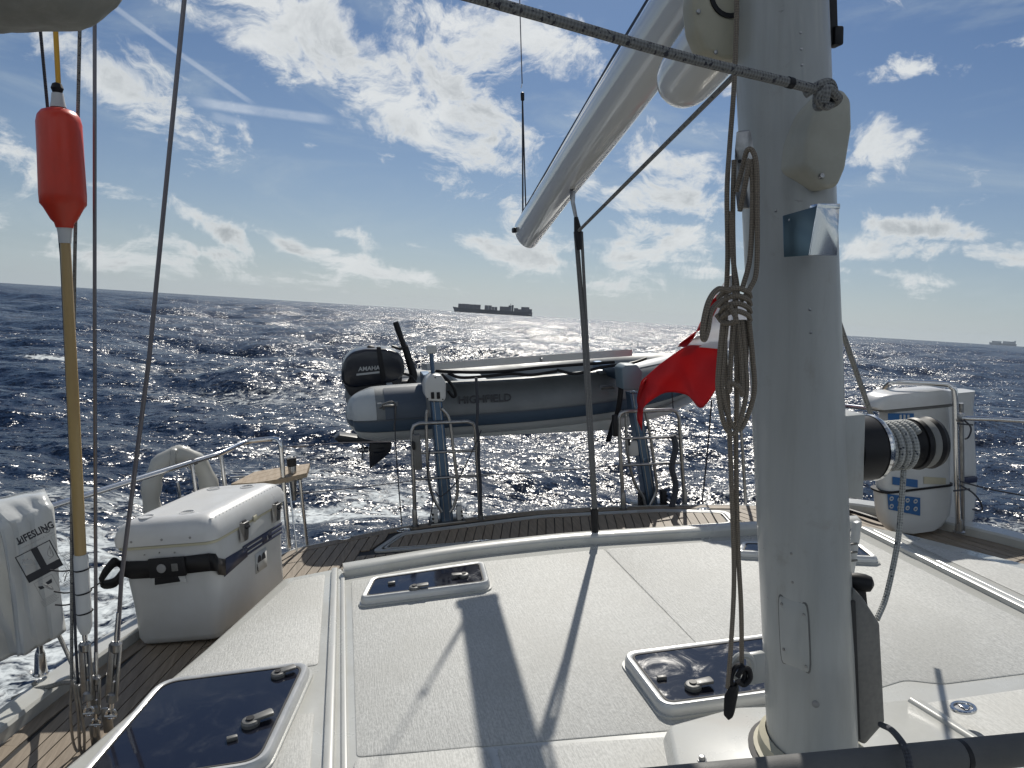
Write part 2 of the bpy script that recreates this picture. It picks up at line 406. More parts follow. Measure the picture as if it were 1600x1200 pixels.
def text(s, o, ux, uy, size, m, parent, name='lettering', align='LEFT', bold=0., shear=0., sx=1.):
    """flat lettering: ux along the line, uy up"""
    cu_ = bpy.data.curves.new(name, 'FONT'); cu_.body = s; cu_.size = size; cu_.align_x = align; cu_.offset = bold; cu_.shear = shear
    cu_.extrude = .0006; cu_.resolution_u = 2
    ob = bpy.data.objects.new(name, cu_); COL.objects.link(ob)
    me = bpy.data.meshes.new_from_object(ob.evaluated_get(bpy.context.evaluated_depsgraph_get()))
    bpy.data.objects.remove(ob); ux = nrm(ux); uy = np.array(uy, float); uy = nrm(uy-ux*np.dot(ux, uy)); uz = np.cross(ux, uy)
    M = Matrix([[ux[i]*sx, uy[i], uz[i], o[i]] for i in range(3)]+[[0, 0, 0, 1]])
    mb = MB(); mb.add([M @ v.co for v in me.vertices], [list(p.vertices) for p in me.polygons])
    bpy.data.meshes.remove(me)
    return mb.build(name, m, parent, smooth=False, recalc=False)
def rpoly(pts, r, n=5):
    """round the corners of a planar polygon (2-D)"""
    out = []; P = [np.array(p, float) for p in pts]; m = len(P)
    for i in range(m):
        a, b, c = P[i-1], P[i], P[(i+1) % m]; u = nrm(a-b); v = nrm(c-b)
        rr = min(r, .45*np.linalg.norm(a-b), .45*np.linalg.norm(c-b)); p0, p1 = b+u*rr, b+v*rr
        for k in range(n+1):
            t = k/n; out.append((1-t)**2*p0+2*t*(1-t)*b+t*t*p1)
    return out
def inset(pts, d):
    P = [np.array(p, float) for p in pts]; m = len(P)
    ar = sum(P[i][0]*P[(i+1) % m][1]-P[(i+1) % m][0]*P[i][1] for i in range(m)); sg = 1 if ar > 0 else -1; L = []
    for i in range(m):
        e = nrm(P[(i+1) % m]-P[i]); nn = np.array([-e[1], e[0]])*sg; L.append((P[i]+nn*d, e))
    out = []
    for i in range(m):
        p, e = L[i-1]; q, g = L[i]
        A = np.array([[e[0], -g[0]], [e[1], -g[1]]])
        t = np.linalg.solve(A, q-p) if abs(np.linalg.det(A)) > 1e-6 else (0, 0)
        out.append(p+e*t[0])
    return out
def at(p, z): return [np.array([q[0], q[1], z]) for q in p]

# ================================================================== THE SEA
def fft_tile(N, L, kmin, kmax, wdir, seed, V=8.5, spread=2):
    rng = np.random.default_rng(seed)
    k1 = 2*np.pi*np.fft.fftfreq(N, L/N); kx, ky = np.meshgrid(k1, k1, indexing='ij'); k = np.hypot(kx, ky); k[0, 0] = 1
    LL = V*V/9.81; c = (kx*math.cos(wdir)+ky*math.sin(wdir))/k
    P = np.exp(-1/(k*LL)**2)/k**4*(np.abs(c)**spread+.12)*np.where(c < 0, .25, 1.)
    P = P*((k >= kmin) & (k < kmax)); P[0, 0] = 0; dk = 2*np.pi/L
    h = (rng.normal(size=(N, N))+1j*rng.normal(size=(N, N)))*np.sqrt(P/2)*dk*N*N
    f = lambda a: np.real(np.fft.ifft2(a)).astype(np.float32)
    Dx, Dy = 1j*kx/k*h, 1j*ky/k*h
    J = (1+1.15*f(1j*kx*Dx))*(1+1.15*f(1j*ky*Dy))
    return dict(N=N, L=L, h=f(h), dx=f(Dx), dy=f(Dy), j=J)
def samp(t, key, x, y, rot):
    c, s = math.cos(rot), math.sin(rot); u = (x*c+y*s)/t['L']*t['N']; v = (-x*s+y*c)/t['L']*t['N']
    i = np.floor(u).astype(int); j = np.floor(v).astype(int); fu = u-i; fv = v-j; N = t['N']; a = t[key]
    i0, i1, j0, j1 = i % N, (i+1) % N, j % N, (j+1) % N
    return (a[i0, j0]*(1-fu)+a[i1, j0]*fu)*(1-fv)+(a[i0, j1]*(1-fu)+a[i1, j1]*fu)*fv
def build_sea():
    rng = np.random.default_rng(3)
    th = np.concatenate([np.radians(np.linspace(-46, 46, 880)), np.radians(np.linspace(50, 310, 66))])
    r = [1.6]
    while r[-1] < 450: r.append(r[-1]*1.0075 + .004)
    while r[-1] < 7000: r.append(r[-1]*1.03)
    r = np.array(r); R, T = np.meshgrid(r, th, indexing='ij'); x0 = R*np.sin(T); y0 = R*np.cos(T)
    dr = np.gradient(r)[:, None]*np.ones_like(R)
    x, y, z = x0.copy(), y0.copy(), np.zeros_like(R); jac = np.ones_like(R)
    A = .0062
    for (N, L, lo, hi, wd_, seed, rot, wl, amp) in ((512, 331, 2*np.pi/331, 2*np.pi/14, -2.0, 11, .3, 14, 1.3), (512, 97, 2*np.pi/14, 2*np.pi/2.2, -2.0, 5, .9, 2.6, 1.25),
                                          (512, 19, 2*np.pi/2.2, 2*np.pi/.16, -2.0, 8, 1.7, .5, 1.35)):
        t = fft_tile(N, L, lo, hi, wd_-rot, seed); s = math.sqrt(A)*amp
        fade = np.clip(1.5-dr/wl*1.1, 0, 1)
        if lo < .1: fade = np.clip(2.2-dr/wl, 0.0, 1)*np.clip(1.6-R/2500, 0, 1)
        hh = samp(t, 'h', x0, y0, rot)*s; a = samp(t, 'dx', x0, y0, rot)*s; b = samp(t, 'dy', x0, y0, rot)*s
        z += hh*fade; c_, s_ = math.cos(rot), math.sin(rot)
        x -= (a*c_-b*s_)*fade*1.1; y -= (a*s_+b*c_)*fade*1.1
        if seed != 8:
            Jt = samp(t, 'j', x0, y0, rot); jac *= 1+(Jt-1)*s*fade*.9
    print('SEA std', z[:300].std(), 'rows', len(r), 'verts', x.size, 'jac', np.percentile(jac, [1, 5, 50]))
    # where the photograph has broken water
    foam = np.clip((.60-jac)*2.2, 0, 1)*.85
    def patch(px, py, sx, sy, rot, amp):
        c = sea(px, py); u = (x0-c[0]); v = (y0-c[1]); k = math.radians(rot)
        p = (u*math.cos(k)+v*math.sin(k))/sx; q = (-u*math.sin(k)+v*math.cos(k))/sy
        return amp*np.exp(-(p*p+q*q))
    for b in ((60, 1000, 1.9, 2.0, 0, .74), (200, 960, 2.0, 1.6, 0, .6), (100, 860, 2.0, 1.5, 0, .42), (520, 815, 2.6, 1.0, 10, .66), (470, 760, 3, 1.5, 0, .45), (580, 790, 2.0, 1.0, 0, .5),
              (400, 640, 9, 3.0, 0, .42), (320, 600, 9, 4.0, 0, .35), (450, 720, 5, 1.2, 0, .35), (520, 690, 3, 1.2, 0, .35), (1150, 760, 4, 2.5, 0, .35), (1540, 800, 3, 1.0, 0, .6),
              (1110, 700, 5, 2., 0, .25), (250, 730, 5, 1.5, 0, .3)):
        foam = np.maximum(foam, patch(*b))
    for b in ((20, 566, 1.9, .8, -12, 1.0), (72, 590, 1.2, .35, -5, .9), (270, 530, .7, .5, 0, .6), (205, 487, 1.2, .8, 0, .7),
              (1580, 572, 3, .8, 0, .8), (1210, 545, 2, .8, 0, .7), (1445, 590, 1.6, .3, 0, .6)):
        foam = np.maximum(foam, patch(*b)); 
    z += patch(20, 568, 3, 1.4, -12, .35)+patch(230, 612, 7, 1.5, 0, .25)+patch(80, 640, 5, 1.2, 0, .18)
    n, m = x.shape; co = np.stack([x, y, z], -1).reshape(-1, 3).astype(np.float32)
    ii, jj = np.meshgrid(np.arange(n-1), np.arange(m), indexing='ij'); j2 = (jj+1) % m
    fs = np.stack([ii*m+jj, ii*m+j2, (ii+1)*m+j2, (ii+1)*m+jj], -1).reshape(-1, 4)[:, ::-1]
    me = bpy.data.meshes.new('sea'); me.vertices.add(len(co)); me.vertices.foreach_set('co', co.ravel())
    me.loops.add(fs.size); me.loops.foreach_set('vertex_index', fs.ravel().astype(np.int32))
    me.polygons.add(len(fs)); me.polygons.foreach_set('loop_start', np.arange(0, fs.size, 4, dtype=np.int32))
    try: me.polygons.foreach_set('loop_total', np.full(len(fs), 4, dtype=np.int32))
    except Exception: pass
    me.update(calc_edges=True); me.shade_smooth()
    at_ = me.attributes.new('foam', 'FLOAT', 'POINT'); at_.data.foreach_set('value', foam.ravel().astype(np.float32))
    o = bpy.data.objects.new('sea', me); COL.objects.link(o)
    tag(o, 'dark blue choppy sea with broken foam and sun glitter around the yacht', kind='structure')
    m_ = bpy.data.materials.new('sea_water'); m_.use_nodes = True; t = NT(m_.node_tree); p = t.n['Principled BSDF']
    co_ = t.node('ShaderNodeTexCoord').outputs['Object']
    p.inputs['Base Color'].default_value = (.003, .010, .028, 1); p.inputs['IOR'].default_value = 1.33
    def slopes(scale, amp, detail, sx=1., sy=1.):
        nz = t.node('ShaderNodeTexNoise', {'Vector': t.vm('MULTIPLY', co_, (sx, sy, 1)), 'Scale': scale, 'Detail': detail, 'Roughness': .6, 'Distortion': .3}).outputs[1]
        return t.vm('MULTIPLY', t.vm('SUBTRACT', nz, (.5, .5, .5)), (amp, amp, 0))
    tilt = t.vm('ADD', t.vm('ADD', slopes(.9, 1.0, 4.0, .8, 1.2), slopes(4.5, 2.25, 4.0, .8, 1.3)), slopes(19.0, 1.5, 2.0))
    geo = t.node('ShaderNodeNewGeometry').outputs['Normal']
    nn_ = t.vm('NORMALIZE', t.vm('ADD', geo, tilt))
    fa = t.node('ShaderNodeAttribute', attribute_name='foam').outputs['Fac']
    wv = t.vm('ADD', co_, t.sc(t.node('ShaderNodeTexNoise', {'Vector': co_, 'Scale': .9, 'Detail': 5.0}).outputs[1], 1.5))
    f1 = t.noise(t.vm('MULTIPLY', wv, (1, 1.25, 1)), 1.5, 8, .62, 1.0)
    rid = t.m('SUBTRACT', 1.0, t.m('MULTIPLY', t.m('ABSOLUTE', t.m('SUBTRACT', f1, .5)), 7.0))      # stringy lace
    f2 = t.noise(wv, 5.0, 6, .7)
    lace = t.m('ADD', t.m('MULTIPLY', rid, .55), t.m('MULTIPLY', f2, .45))
    k = t.m('ADD', lace, t.m('MULTIPLY', fa, 1.15))
    fm = t.m('MULTIPLY', t.ramp(k, .98, 1.38), t.ramp(fa, .04, .3))
    t.l.new(t.mix(fm, (.003, .010, .028, 1), (.50, .54, .56, 1)), p.inputs['Base Color'])
    t.l.new(t.ramp(fm, 0, .6, .24, .75), p.inputs['Roughness']); t.l.new(nn_, p.inputs['Normal'])
    me.materials.append(m_)
build_sea()

# ================================================================== SHIPS ON THE HORIZON
def ship(name, p0, p1, hgt, label, stern_right, mats, dist, stacks, bridge, smoke=False):
    """container ship between two picture points on the sea at one distance"""
    def P(px, py):
        d = CW @ nrm(rc(px, py)); k = dist/math.hypot(d[0], d[1]); return np.array([d[0]*k, d[1]*k, 0.])
    A, B = P(*p0), P(*p1); L = np.linalg.norm(B-A); ux = (B-A)/L; uy = np.array([-ux[1], ux[0], 0]); W = L*.13; H = hgt
    q = lambda u, v, z: A+ux*u*L+uy*v*W+np.array([0, 0, z])
    t = root(name, A, label, 'ship', 'container ships on the horizon'); WORLDOBJ.add(t.name)
    d = .52*H
    hull = MB(); rings = []
    for u, wv, z1, uo in ((0.0, .02, d*1.0, 0), (.03, .25, d*.95, .0), (.10, .48, d*.86, 0), (.3, .5, d*.8, 0), (.85, .5, d*.8, 0), (1.0, .42, d*.82, 0)):
        uu = u if z1 else u; lo = u+(.03 if u < .02 else 0)
        rings.append([q(lo, wv*.6, -3), q(lo, -wv*.6, -3), q(u, -wv, z1), q(u, wv, z1)])
    hull.loft(rings).build('hull', mats[0], t, smooth=False)
    for (u0, u1, zz) in stacks:
        n = max(1, round((u1-u0)/.045))
        for i in range(n):
            a, b = u0+(u1-u0)*i/n, u0+(u1-u0)*(i+1)/n; z1 = d+(zz-.50)*H*(1 if (i*7 % 3) else .97)
            MB().loft([[q(a+.001, -.47, d*.8), q(b-.001, -.47, d*.8), q(b-.001, .47, d*.8), q(a+.001, .47, d*.8)], [q(a+.001, -.47, z1), q(b-.001, -.47, z1), q(b-.001, .47, z1), q(a+.001, .47, z1)]]).build('container_stack', mats[1], t, smooth=False)
    def blk(nm, u0, u1, wv, z0, z1, m):
        return MB().loft([[q(u0, -wv, z0), q(u1, -wv, z0), q(u1, wv, z0), q(u0, wv, z0)], [q(u0, -wv, z1), q(u1, -wv, z1), q(u1, wv, z1), q(u0, wv, z1)]]).build(nm, m, t, smooth=False)
    b0, b1 = bridge
    blk('bridge', b0, b1, .44, d*.8, H*1.0, mats[0]); blk('bridge_wing', b0+.004, b0+.018, .56, H*.93, H*1.0, mats[0])
    blk('funnel', b1+.004, b1+.028, .14, d*.8, H*1.07, mats[0])
    MB().tube([q(b1-.01, 0, H), q(b1-.01, 0, H*1.22)], L*.0028, 6).build('radar_mast', mats[0], t)
    blk('stern_marking', .955, .985, .52, d*.34, d*.5, mats[2])
    return t
NEAR = (SHIPM, SHIPC, SHIPW)
FARHAZE = mat('far_ship_haze_tint', (.40, .44, .48), .8)  # pale tone carries the haze of distance, on every part of the ship
ship('container_ship', (707, 486), (831, 494.5), 34, 'dark loaded container ship on the horizon left of the mainsheet', True, NEAR, 2750,
     ((.07, .35, .86), (.40, .49, .86), (.49, .56, .74), (.59, .70, .84), (.77, .82, .76), (.82, .86, .66), (.86, .96, .92), (.96, .995, .74)), (.70, .735))
ship('container_ship', (1545, 539), (1588, 541), 34, 'pale distant container ship on the far right horizon above the white canister', True, (FARHAZE, FARHAZE, FARHAZE), 6300,
     ((.1, .45, .8), (.5, .9, .85)), (.90, .94))
# thin exhaust smoke over the near ship
def smoke():
    d = CW @ nrm(rc(797, 476)); k = 2750/math.hypot(d[0], d[1]); c = EY*0+np.array([d[0]*k, d[1]*k, CAMH+d[2]*k])
    mb = MB(); bm = bmesh.new(); bmesh.ops.create_icosphere(bm, subdivisions=3, radius=1)
    for v in bm.verts: v.co = Vector((v.co.x*17+8*v.co.z, v.co.y*8, v.co.z*11))
    mb.bm(bm, c+np.array([6, 0, 10]))
    m = bpy.data.materials.new('smoke'); m.use_nodes = True; t = NT(m.node_tree); t.n.remove(t.n['Principled BSDF'])
    co = t.node('ShaderNodeTexCoord').outputs['Generated']
    ds = t.m('MULTIPLY', t.ramp(t.noise(co, 3.5, 4, .6), .42, .7), t.ramp(t.vm('LENGTH', t.vm('SUBTRACT', co, (.5, .5, .5)), out=1), .15, .5, .035, 0))
    v = t.node('ShaderNodeVolumePrincipled', {'Density': ds, 'Color': (.25, .24, .23, 1)}); t.l.new(v.outputs[0], t.n['Material Output'].inputs['Volume'])
    o = mb.build('exhaust_smoke', m, None); WORLDOBJ.add(o.name)
    tag(o, 'faint wisp of dark exhaust smoke above the near ship funnel', 'smoke', kind='stuff')
smoke()

# ================================================================== HULL, DECK AND COACH ROOF
DZ = -.2
deck_in = [(-2.15, .3), (-1.62, 2.0), (-1.383, 3.02), (-1.09, 3.77), (-.76, 4.36), (-.45, 4.78), (-.2, 4.89), (.0, 4.95), (.34, 5.02), (1.06, 5.045), (1.51, 4.99), (1.95, 4.88), (2.6, 4.66), (3.24, 4.27), (3.52, 3.75), (3.67, 3.38), (3.95, 2.4), (4.25, .3)]
sheer = catmull([(a, b, 0) for a, b in deck_in], 5); sheer2 = [(p[0], p[1]) for p in sheer]
def gw(i): return 1.0 if (sheer2[i][1] < 4.7 and sheer2[i][0] < 0) or sheer2[i][0] > 3.1 else .12
def outw(i, d):
    a = np.array(sheer2[max(i-1, 0)]); b = np.array(sheer2[min(i+1, len(sheer2)-1)]); e = nrm(b-a); return np.array(sheer2[i])+np.array([-e[1], e[0]])*d
# hull shell
h = MB(); rings = []
for (d, z) in ((.112, DZ-.008), (.13, DZ-.12), (.10, -.9), (-.05, -1.6), (-.5, -2.3), (-1.0, -2.8)):
    rings.append([np.array([*outw(i, (d-.115) + .115*gw(i)), z]) for i in range(len(sheer2))])
tag(h.loft(rings, caps=False, closed=False).build('hull', HULLW), 'white yacht hull below the deck edge', kind='structure')
# gunwale
g = MB(); rings = []
for i in range(len(sheer2)):
    aft_ = gw(i)
    a, b = outw(i, 0), outw(i, .125*aft_); zt = DZ+.062*(aft_-.1)
    c1 = a*.92+b*.08; c2 = a*.1+b*.9
    rings.append([np.array([*a, DZ-.03]), np.array([*a, zt-.012]), np.array([*c1, zt]), np.array([*c2, zt]), np.array([*b, zt-.012]), np.array([*b, DZ-.03])])
g.loft(rings, caps=True)
tag(g.build('gunwale', GEL), 'white raised gunwale along the yacht deck edge', kind='structure')
deck = root('deck', (1.2, 3, DZ), 'weathered teak planked deck of the yacht around the coach roof', None, kind='structure')
MB().loft([at(sheer2, DZ-.03), at(sheer2, DZ-.006)]).build('caulking_bed', CAULK, deck, smooth=False)
def plank_run(poly, slope, cx, w_, gap, z0, z1, xr, parent, holes=(), ym=1.0):
    """planks x = c + slope*(y-4.5), clipped to poly"""
    P = [np.array(p) for p in poly]; dn = math.hypot(1, slope)
    def cross(c, pl):
        ys = []
        for i in range(len(pl)):
            a, b = pl[i], pl[(i+1) % len(pl)]; fa = a[0]-c-slope*(a[1]-4.5); fb = b[0]-c-slope*(b[1]-4.5)
            if (fa > 0) != (fb > 0): t = fa/(fa-fb); ys.append(a[1]+(b[1]-a[1])*t)
        return sorted(ys)
    c = xr[0]
    while c < xr[1]:
        c0, c1 = c, c+(w_-gap)*dn; segs = []
        for cc_ in (c0, c1):
            ys = cross(cc_, P); iv = [(ys[i], ys[i+1]) for i in range(0, len(ys)-1, 2)]
            for hl in holes:
                yh = cross(cc_, [np.array(p) for p in hl])
                if len(yh) >= 2:
                    a_, b_ = yh[0]-.006, yh[-1]+.006; n2 = []
                    for (p_, q_) in iv:
                        if b_ <= p_ or a_ >= q_: n2.append((p_, q_))
                        else:
                            if a_ > p_: n2.append((p_, a_))
                            if b_ < q_: n2.append((b_, q_))
                    iv = n2
            segs.append(iv)
        if len(segs[0]) == len(segs[1]): pr_ = list(zip(*segs))
        else: pr_ = [((max(u[0], v[0]),)*1+(min(u[1], v[1]),), (max(u[0], v[0]), min(u[1], v[1]))) for u in segs[0] for v in segs[1] if min(u[1], v[1])-max(u[0], v[0]) > .03]
        if 1:
            for (a0, b0), (a1, b1) in pr_:
                a0, a1 = max(a0, ym), max(a1, ym)
                if min(b0-a0, b1-a1) < .03: continue
                cuts = [0, 1]
                if min(b0-a0, b1-a1) > 1.6: k = random.uniform(.3, .7); cuts = [0, k, 1]
                for u0, u1 in zip(cuts, cuts[1:]):
                    f = lambda ca, ya, yb, u: (ca+slope*(ya+(yb-ya)*u-4.5), ya+(yb-ya)*u)
                    e = .002 if len(cuts) > 2 else 0
                    q = [f(c0, a0, b0, u0+e), f(c1, a1, b1, u0+e), f(c1, a1, b1, u1-e), f(c0, a0, b0, u1-e)]
                    dz = random.uniform(0, .0012)
                    MB().loft([at(q, z0), at(q, z1+dz)]).build('plank', TEAK, parent, smooth=False)
        c += w_*dn
    return
# lazarette lid set in the aft deck
lid = [(.06, 4.60), (.26, 4.90), (1.25, 4.93), (2.05, 4.77), (2.46, 4.58), (2.40, 4.30), (1.25, 4.47), (.60, 4.53)]
# margin board along the deck edge
n_ = len(sheer2); 
inner = [outw(i, -.075) for i in range(n_)]
for i in range(0, n_-1, 5):
    j = min(i+5, n_-1); A = [outw(k, -.003) for k in range(i, j+1)]; Bq = [outw(k, -.072) for k in range(i, j+1)][::-1]; q = A+Bq
    q[0] = q[0]+(q[1]-q[0])*.01
    MB().prism(at(q, DZ-.01), (0, 0, .0105)).build('margin_board', TEAK, deck, smooth=False)
lo_ = inset(lid, -.028)
left_half = [p for p in inner if p[0] < 1.235]; left_half = left_half+[np.array([1.235, 5.045-.08]), np.array([1.235, .3])]
plank_run(left_half, .27, 0, .058, .006, DZ-.01, DZ, (-2.2, 1.35), deck, [lo_], 1.4)
right_half = [np.array([1.27, .3]), np.array([1.27, 4.96])]+[p for p in inner if p[0] > 1.27]
plank_run(right_half, -.27, 0, .058, .006, DZ-.01, DZ, (1.1, 4.4), deck, [lo_], 2.9)
lz = root('lazarette_lid', (1.2, 4.7, DZ), 'large flush teak locker lid with pale metal rim set in the aft deck', 'hatch')
rp = rpoly(lid, .07, 5); ri = rpoly(inset(lid, .030), .05, 5)
fr = MB(); n = len(rp); fr.loft([at(rp, DZ-.012), at(rp, DZ+.004), at(ri, DZ+.004), at(ri, DZ-.012)], caps=False)
fr.build('rim', HFRAME, lz, smooth=False)
fr = MB(); r2 = rpoly(inset(lid, .042), .045, 5); r3 = rpoly(inset(lid, .052), .04, 5)
fr.loft([at(r2, DZ-.012), at(r2, DZ+.005), at(r3, DZ+.005), at(r3, DZ-.012)], caps=False).build('inner_rim', HFRAME, lz, smooth=False)
plank_run([p for p in inset(lid, .056)], .27, 0, .058, .006, DZ-.008, DZ+.001, (-.1, 1.9), lz, (), 1)
plank_run([p for p in inset(lid, .056)], .27, 0, .058, .006, DZ-.008, DZ+.001, (1.902, 2.9), lz, (), 1)
def ringplate(name, c, rx, ry, label, rot=0, m=STEEL, cat='fitting', z=None):
    z = DZ if z is None else z; t = root(name, (*c, z), label, cat, 'flush metal deck fittings')
    el = lambda s, zz: [np.array([c[0]+rx*s*math.cos(a)*math.cos(rot)-ry*s*math.sin(a)*math.sin(rot), c[1]+rx*s*math.cos(a)*math.sin(rot)+ry*s*math.sin(a)*math.cos(rot), zz]) for a in np.linspace(0, 2*math.pi, 25)[:-1]]
    MB().loft([el(1, z-.002), el(1, z+.004), el(.93, z+.007), el(.72, z+.007), el(.66, z+.001)], caps=False).build('rim', m, t)
    MB().loft([el(.66, z-.002), el(.66, z+.0015)]).build('cup', STEELD, t)
    MB().prism([el(.5, z+.0025)[k] for k in (1, 5, 7, 17, 19, 23)], (0, 0, .004), .001).build('pull', m, t)
    return t
ringplate('lid_pull', tuple(Z(746, 848, DZ)[:2]), .085, .035, 'oval flush pull near the edge of the teak locker lid', .0)
ringplate('lid_pull', tuple(Z(632, 829, DZ)[:2]), .05, .035, 'small flush pull at the left corner of the teak locker lid', 0)
ringplate('deck_filler', tuple(Z(540, 841, DZ)[:2]), .05, .03, 'small oval filler cap in the teak left of the locker lid', .5)
ringplate('deck_filler', tuple(Z(1098, 796, DZ)[:2]), .05, .03, 'small round filler cap in the teak behind the right stern gate', 0)

# ---- coach roof
roof_poly = [(-2.0, .2), (-1.25, 1.75), (-.95, 2.47), (-.84, 2.723), (-.634, 3.186), (-.375, 3.84), (-.123, 3.889), (-.10, 3.80), (.45, 3.845), (1.25, 3.80), (2.0, 3.67), (2.75, 3.555), (2.86, 3.40), (3.09, 2.87), (3.42, 1.9), (3.8, .2)]
rf = root('cabin_roof', (1.2, 2.5, 0), 'off white coach roof with textured non skid panels', None, kind='structure')
out = [np.array(p) for p in roof_poly]; big = inset(roof_poly, -.03)
MB().loft([at(big, DZ-.02), at(big, -.03), at(inset(roof_poly, -.022), -.014), at(inset(roof_poly, -.002), -.004)]).build('roof_shell', GEL, rf)
def panel(pts, r, z0=-.006, z1=0.0, m=NONSKID, name='nonskid_panel', mold=True):
    q = rpoly(pts, r, 4)
    o = MB().loft([at(q, z0), at(q, z1-.002), at(rpoly(inset(pts, .004), r, 4), z1)]).build(name, m, rf); return o
Cx = 1.27
panel([(-.06, 2.268), (-.055, 3.70), (.45, 3.745), (Cx-.004, 3.70), (Cx-.004, 2.07), (.36, 2.205)], .02)
panel([(Cx+.004, 2.07), (Cx+.004, 3.70), (2.0, 3.59), (2.60, 3.485), (2.60, 2.05), (1.95, 2.10), (1.85, 2.16)], .03)
panel([(-.76, 2.90), (-.60, 3.20), (-.345, 3.80), (-.185, 3.835), (-.195, 2.90)], .02)
panel([(-.36, 1.7), (-.33, 2.26), (-.262, 2.565), (-.200, 2.562), (-.205, 1.7)], .012)
panel([(-.075, 1.5), (-.068, 2.252), (.325, 2.200), (.345, 2.17), (.33, 1.5)], .03, z1=.006)
panel([(.365, 1.5), (.375, 2.185), (.915, 2.085), (.87, 1.5)], .02, z1=.003)
panel([(2.80, 3.36), (3.02, 2.86), (3.3, 2.0), (2.80, 2.0)], .03)
panel([(1.80, 1.55), (1.80, 2.02), (2.60, 1.97), (2.60, 1.2), (2.0, 1.2)], .03)
def strip(P, w0, h0, name, m=GEL):
    """half-round moulding along the roof"""
    P = catmull([np.array(p, float) for p in P], 6) if len(P) > 2 else [np.array(p, float) for p in P]; rings = []
    for i, p in enumerate(P):
        t = nrm(P[min(i+1, len(P)-1)]-P[max(i-1, 0)]); nn = np.array([t[1], -t[0], 0]); prof = [(-1, -.006), (-1, .35), (-.86, .85), (-.6, 1), (.6, 1), (.86, .85), (1, .35), (1, -.006)]
        rings.append([p+nn*a*w0+np.array([0, 0, b*h0 if b > 0 else b]) for a, b in prof])
    return MB().loft(rings).build(name, m, rf)
strip([(-.150, 1.6, -.003), (-.135, 3.86, -.003)], .017, .020, 'moulding')
strip([(-.098, 1.6, -.003), (-.095, 3.76, -.003)], .010, .010, 'moulding')
strip([(2.665, 1.2, -.003), (2.70, 3.50, -.003)], .022, .022, 'moulding')
strip([(2.725, 1.2, -.003), (2.745, 3.47, -.003)], .010, .010, 'moulding')
cm = root('roof_coaming', (1.2, 3.8, 0), 'raised white coaming lip across the aft edge of the coach roof', None, kind='structure')
P = catmull([(-.09, 3.80, 0), (.45, 3.86, 0), (.9, 3.86, 0), (1.25, 3.83, 0), (2.0, 3.70, 0), (2.72, 3.575, 0)], 6); rings = []
for i, p in enumerate(P):
    t = nrm(P[min(i+1, len(P)-1)]-P[max(i-1, 0)]); nn = np.array([-t[1], t[0], 0])
    rings.append([p+nn*a+np.array([0, 0, b]) for a, b in ((-.042, -.01), (-.040, .030), (-.030, .040), (.022, .050), (.034, .044), (.045, -.01), (.05, DZ-.01), (-.03, DZ-.01))])
MB().loft(rings).build('coaming', GEL, cm)

# ================================================================== HATCHES
def latch(parent, c, ang, z, s=1.0):
    R = Matrix.Rotation(ang, 4, 'Z'); M = Matrix.Translation((c[0], c[1], z)) @ R @ Matrix.Scale(s, 4)
    b = MB(); b.lathe([(0, .026), (.010, .027), (.016, .023), (.018, .016)], (0, 0, 0), (0, 0, 1), 18); lb = b.xf(M).build('latch', GREYP, parent)
    a = MB(); a.prism([(.0, -.014, .010), (.062, -.017, .012), (.066, -.010, .012), (.066, .010, .012), (.062, .017, .012), (0, .014, .010)], (0, 0, .010), .003).xf(M).build('latch_arm', GREYP, lb)
    a = MB(); a.lathe([(0, .012), (.004, .012)], (0, 0, .0185), (0, 0, 1), 14).xf(M).build('latch_centre', BLACK, lb)
def hatch(pts, label, latches, pads, r=.055, z=0., th=.038, fw=.028, group='smoked hatches on the coach roof'):
    c = np.mean(np.array(pts), 0); t = root('roof_hatch', (c[0], c[1], z), label, 'hatch', group)
    o1 = rpoly(pts, r, 6); prof = [(0, -.004), (0, th*.55), (.004, th*.85), (.010, th), (fw*.75, th), (fw, th*.9), (fw, th-.012)]
    MB().loft([at(rpoly(inset(pts, d), max(.01, r-d), 6), z+zz) for d, zz in prof], caps=False).build('frame', HFRAME, t)
    MB().loft([at(rpoly(inset(pts, -.008), r, 6), z-.004), at(rpoly(inset(pts, -.008), r, 6), z+.008), at(rpoly(inset(pts, .004), r, 6), z+.009)], caps=False).build('base_flange', GEL, t)
    q = rpoly(inset(pts, fw+.001), max(.01, r-fw), 6)
    MB().loft([at(q, z+th-.014), at(q, z+th-.004)]).build('pane', ACRYL, t, smooth=False)
    q2 = rpoly(inset(pts, fw+.0002), max(.01, r-fw), 6); q3 = rpoly(inset(pts, fw+.006), max(.01, r-fw), 6)
    MB().loft([at(q2, z+th-.006), at(q2, z+th-.002), at(q3, z+th-.002), at(q3, z+th-.006)], caps=False).build('seal', RUBBER, t)
    for p, a, s in latches: latch(t, p, a, z+th-.004, s)
    for p, a in pads:
        MB().box((p[0], p[1], z+th+.002), (.034, .017, .014), Matrix.Rotation(a, 3, 'Z'), .003).build('stop_pad', GREYP, t)
    return t
zz = .034; q = lambda a, b: tuple(Z(a, b, zz)[:2])
hatch([q(250, 1062), q(490, 1032), q(415, 1196), q(90, 1245)], 'large trapezoid smoked hatch in the left foreground of the coach roof', [(q(392, 1133), .35, 1.15), (q(435, 1057), .35, 1.0)], [(q(363, 1157), .2)], r=.085, th=.040)
hatch([q(560, 938), q(767, 912), q(757, 877), q(578, 903)], 'small smoked hatch against the aft coaming of the coach roof', [(q(648, 922), .0, 1.0), (q(725, 902), 3.1, .9)], [(q(612, 914), .2)], r=.05, th=.042)
hatch([(.935, 2.175), (1.62, 2.13), (1.62, 2.53), (.935, 2.565)], 'smoked hatch partly hidden behind the foot of the mast', [(q(1083, 1078), .0, 1.1)], [(q(1034, 1064), -.1)], r=.06, th=.045)
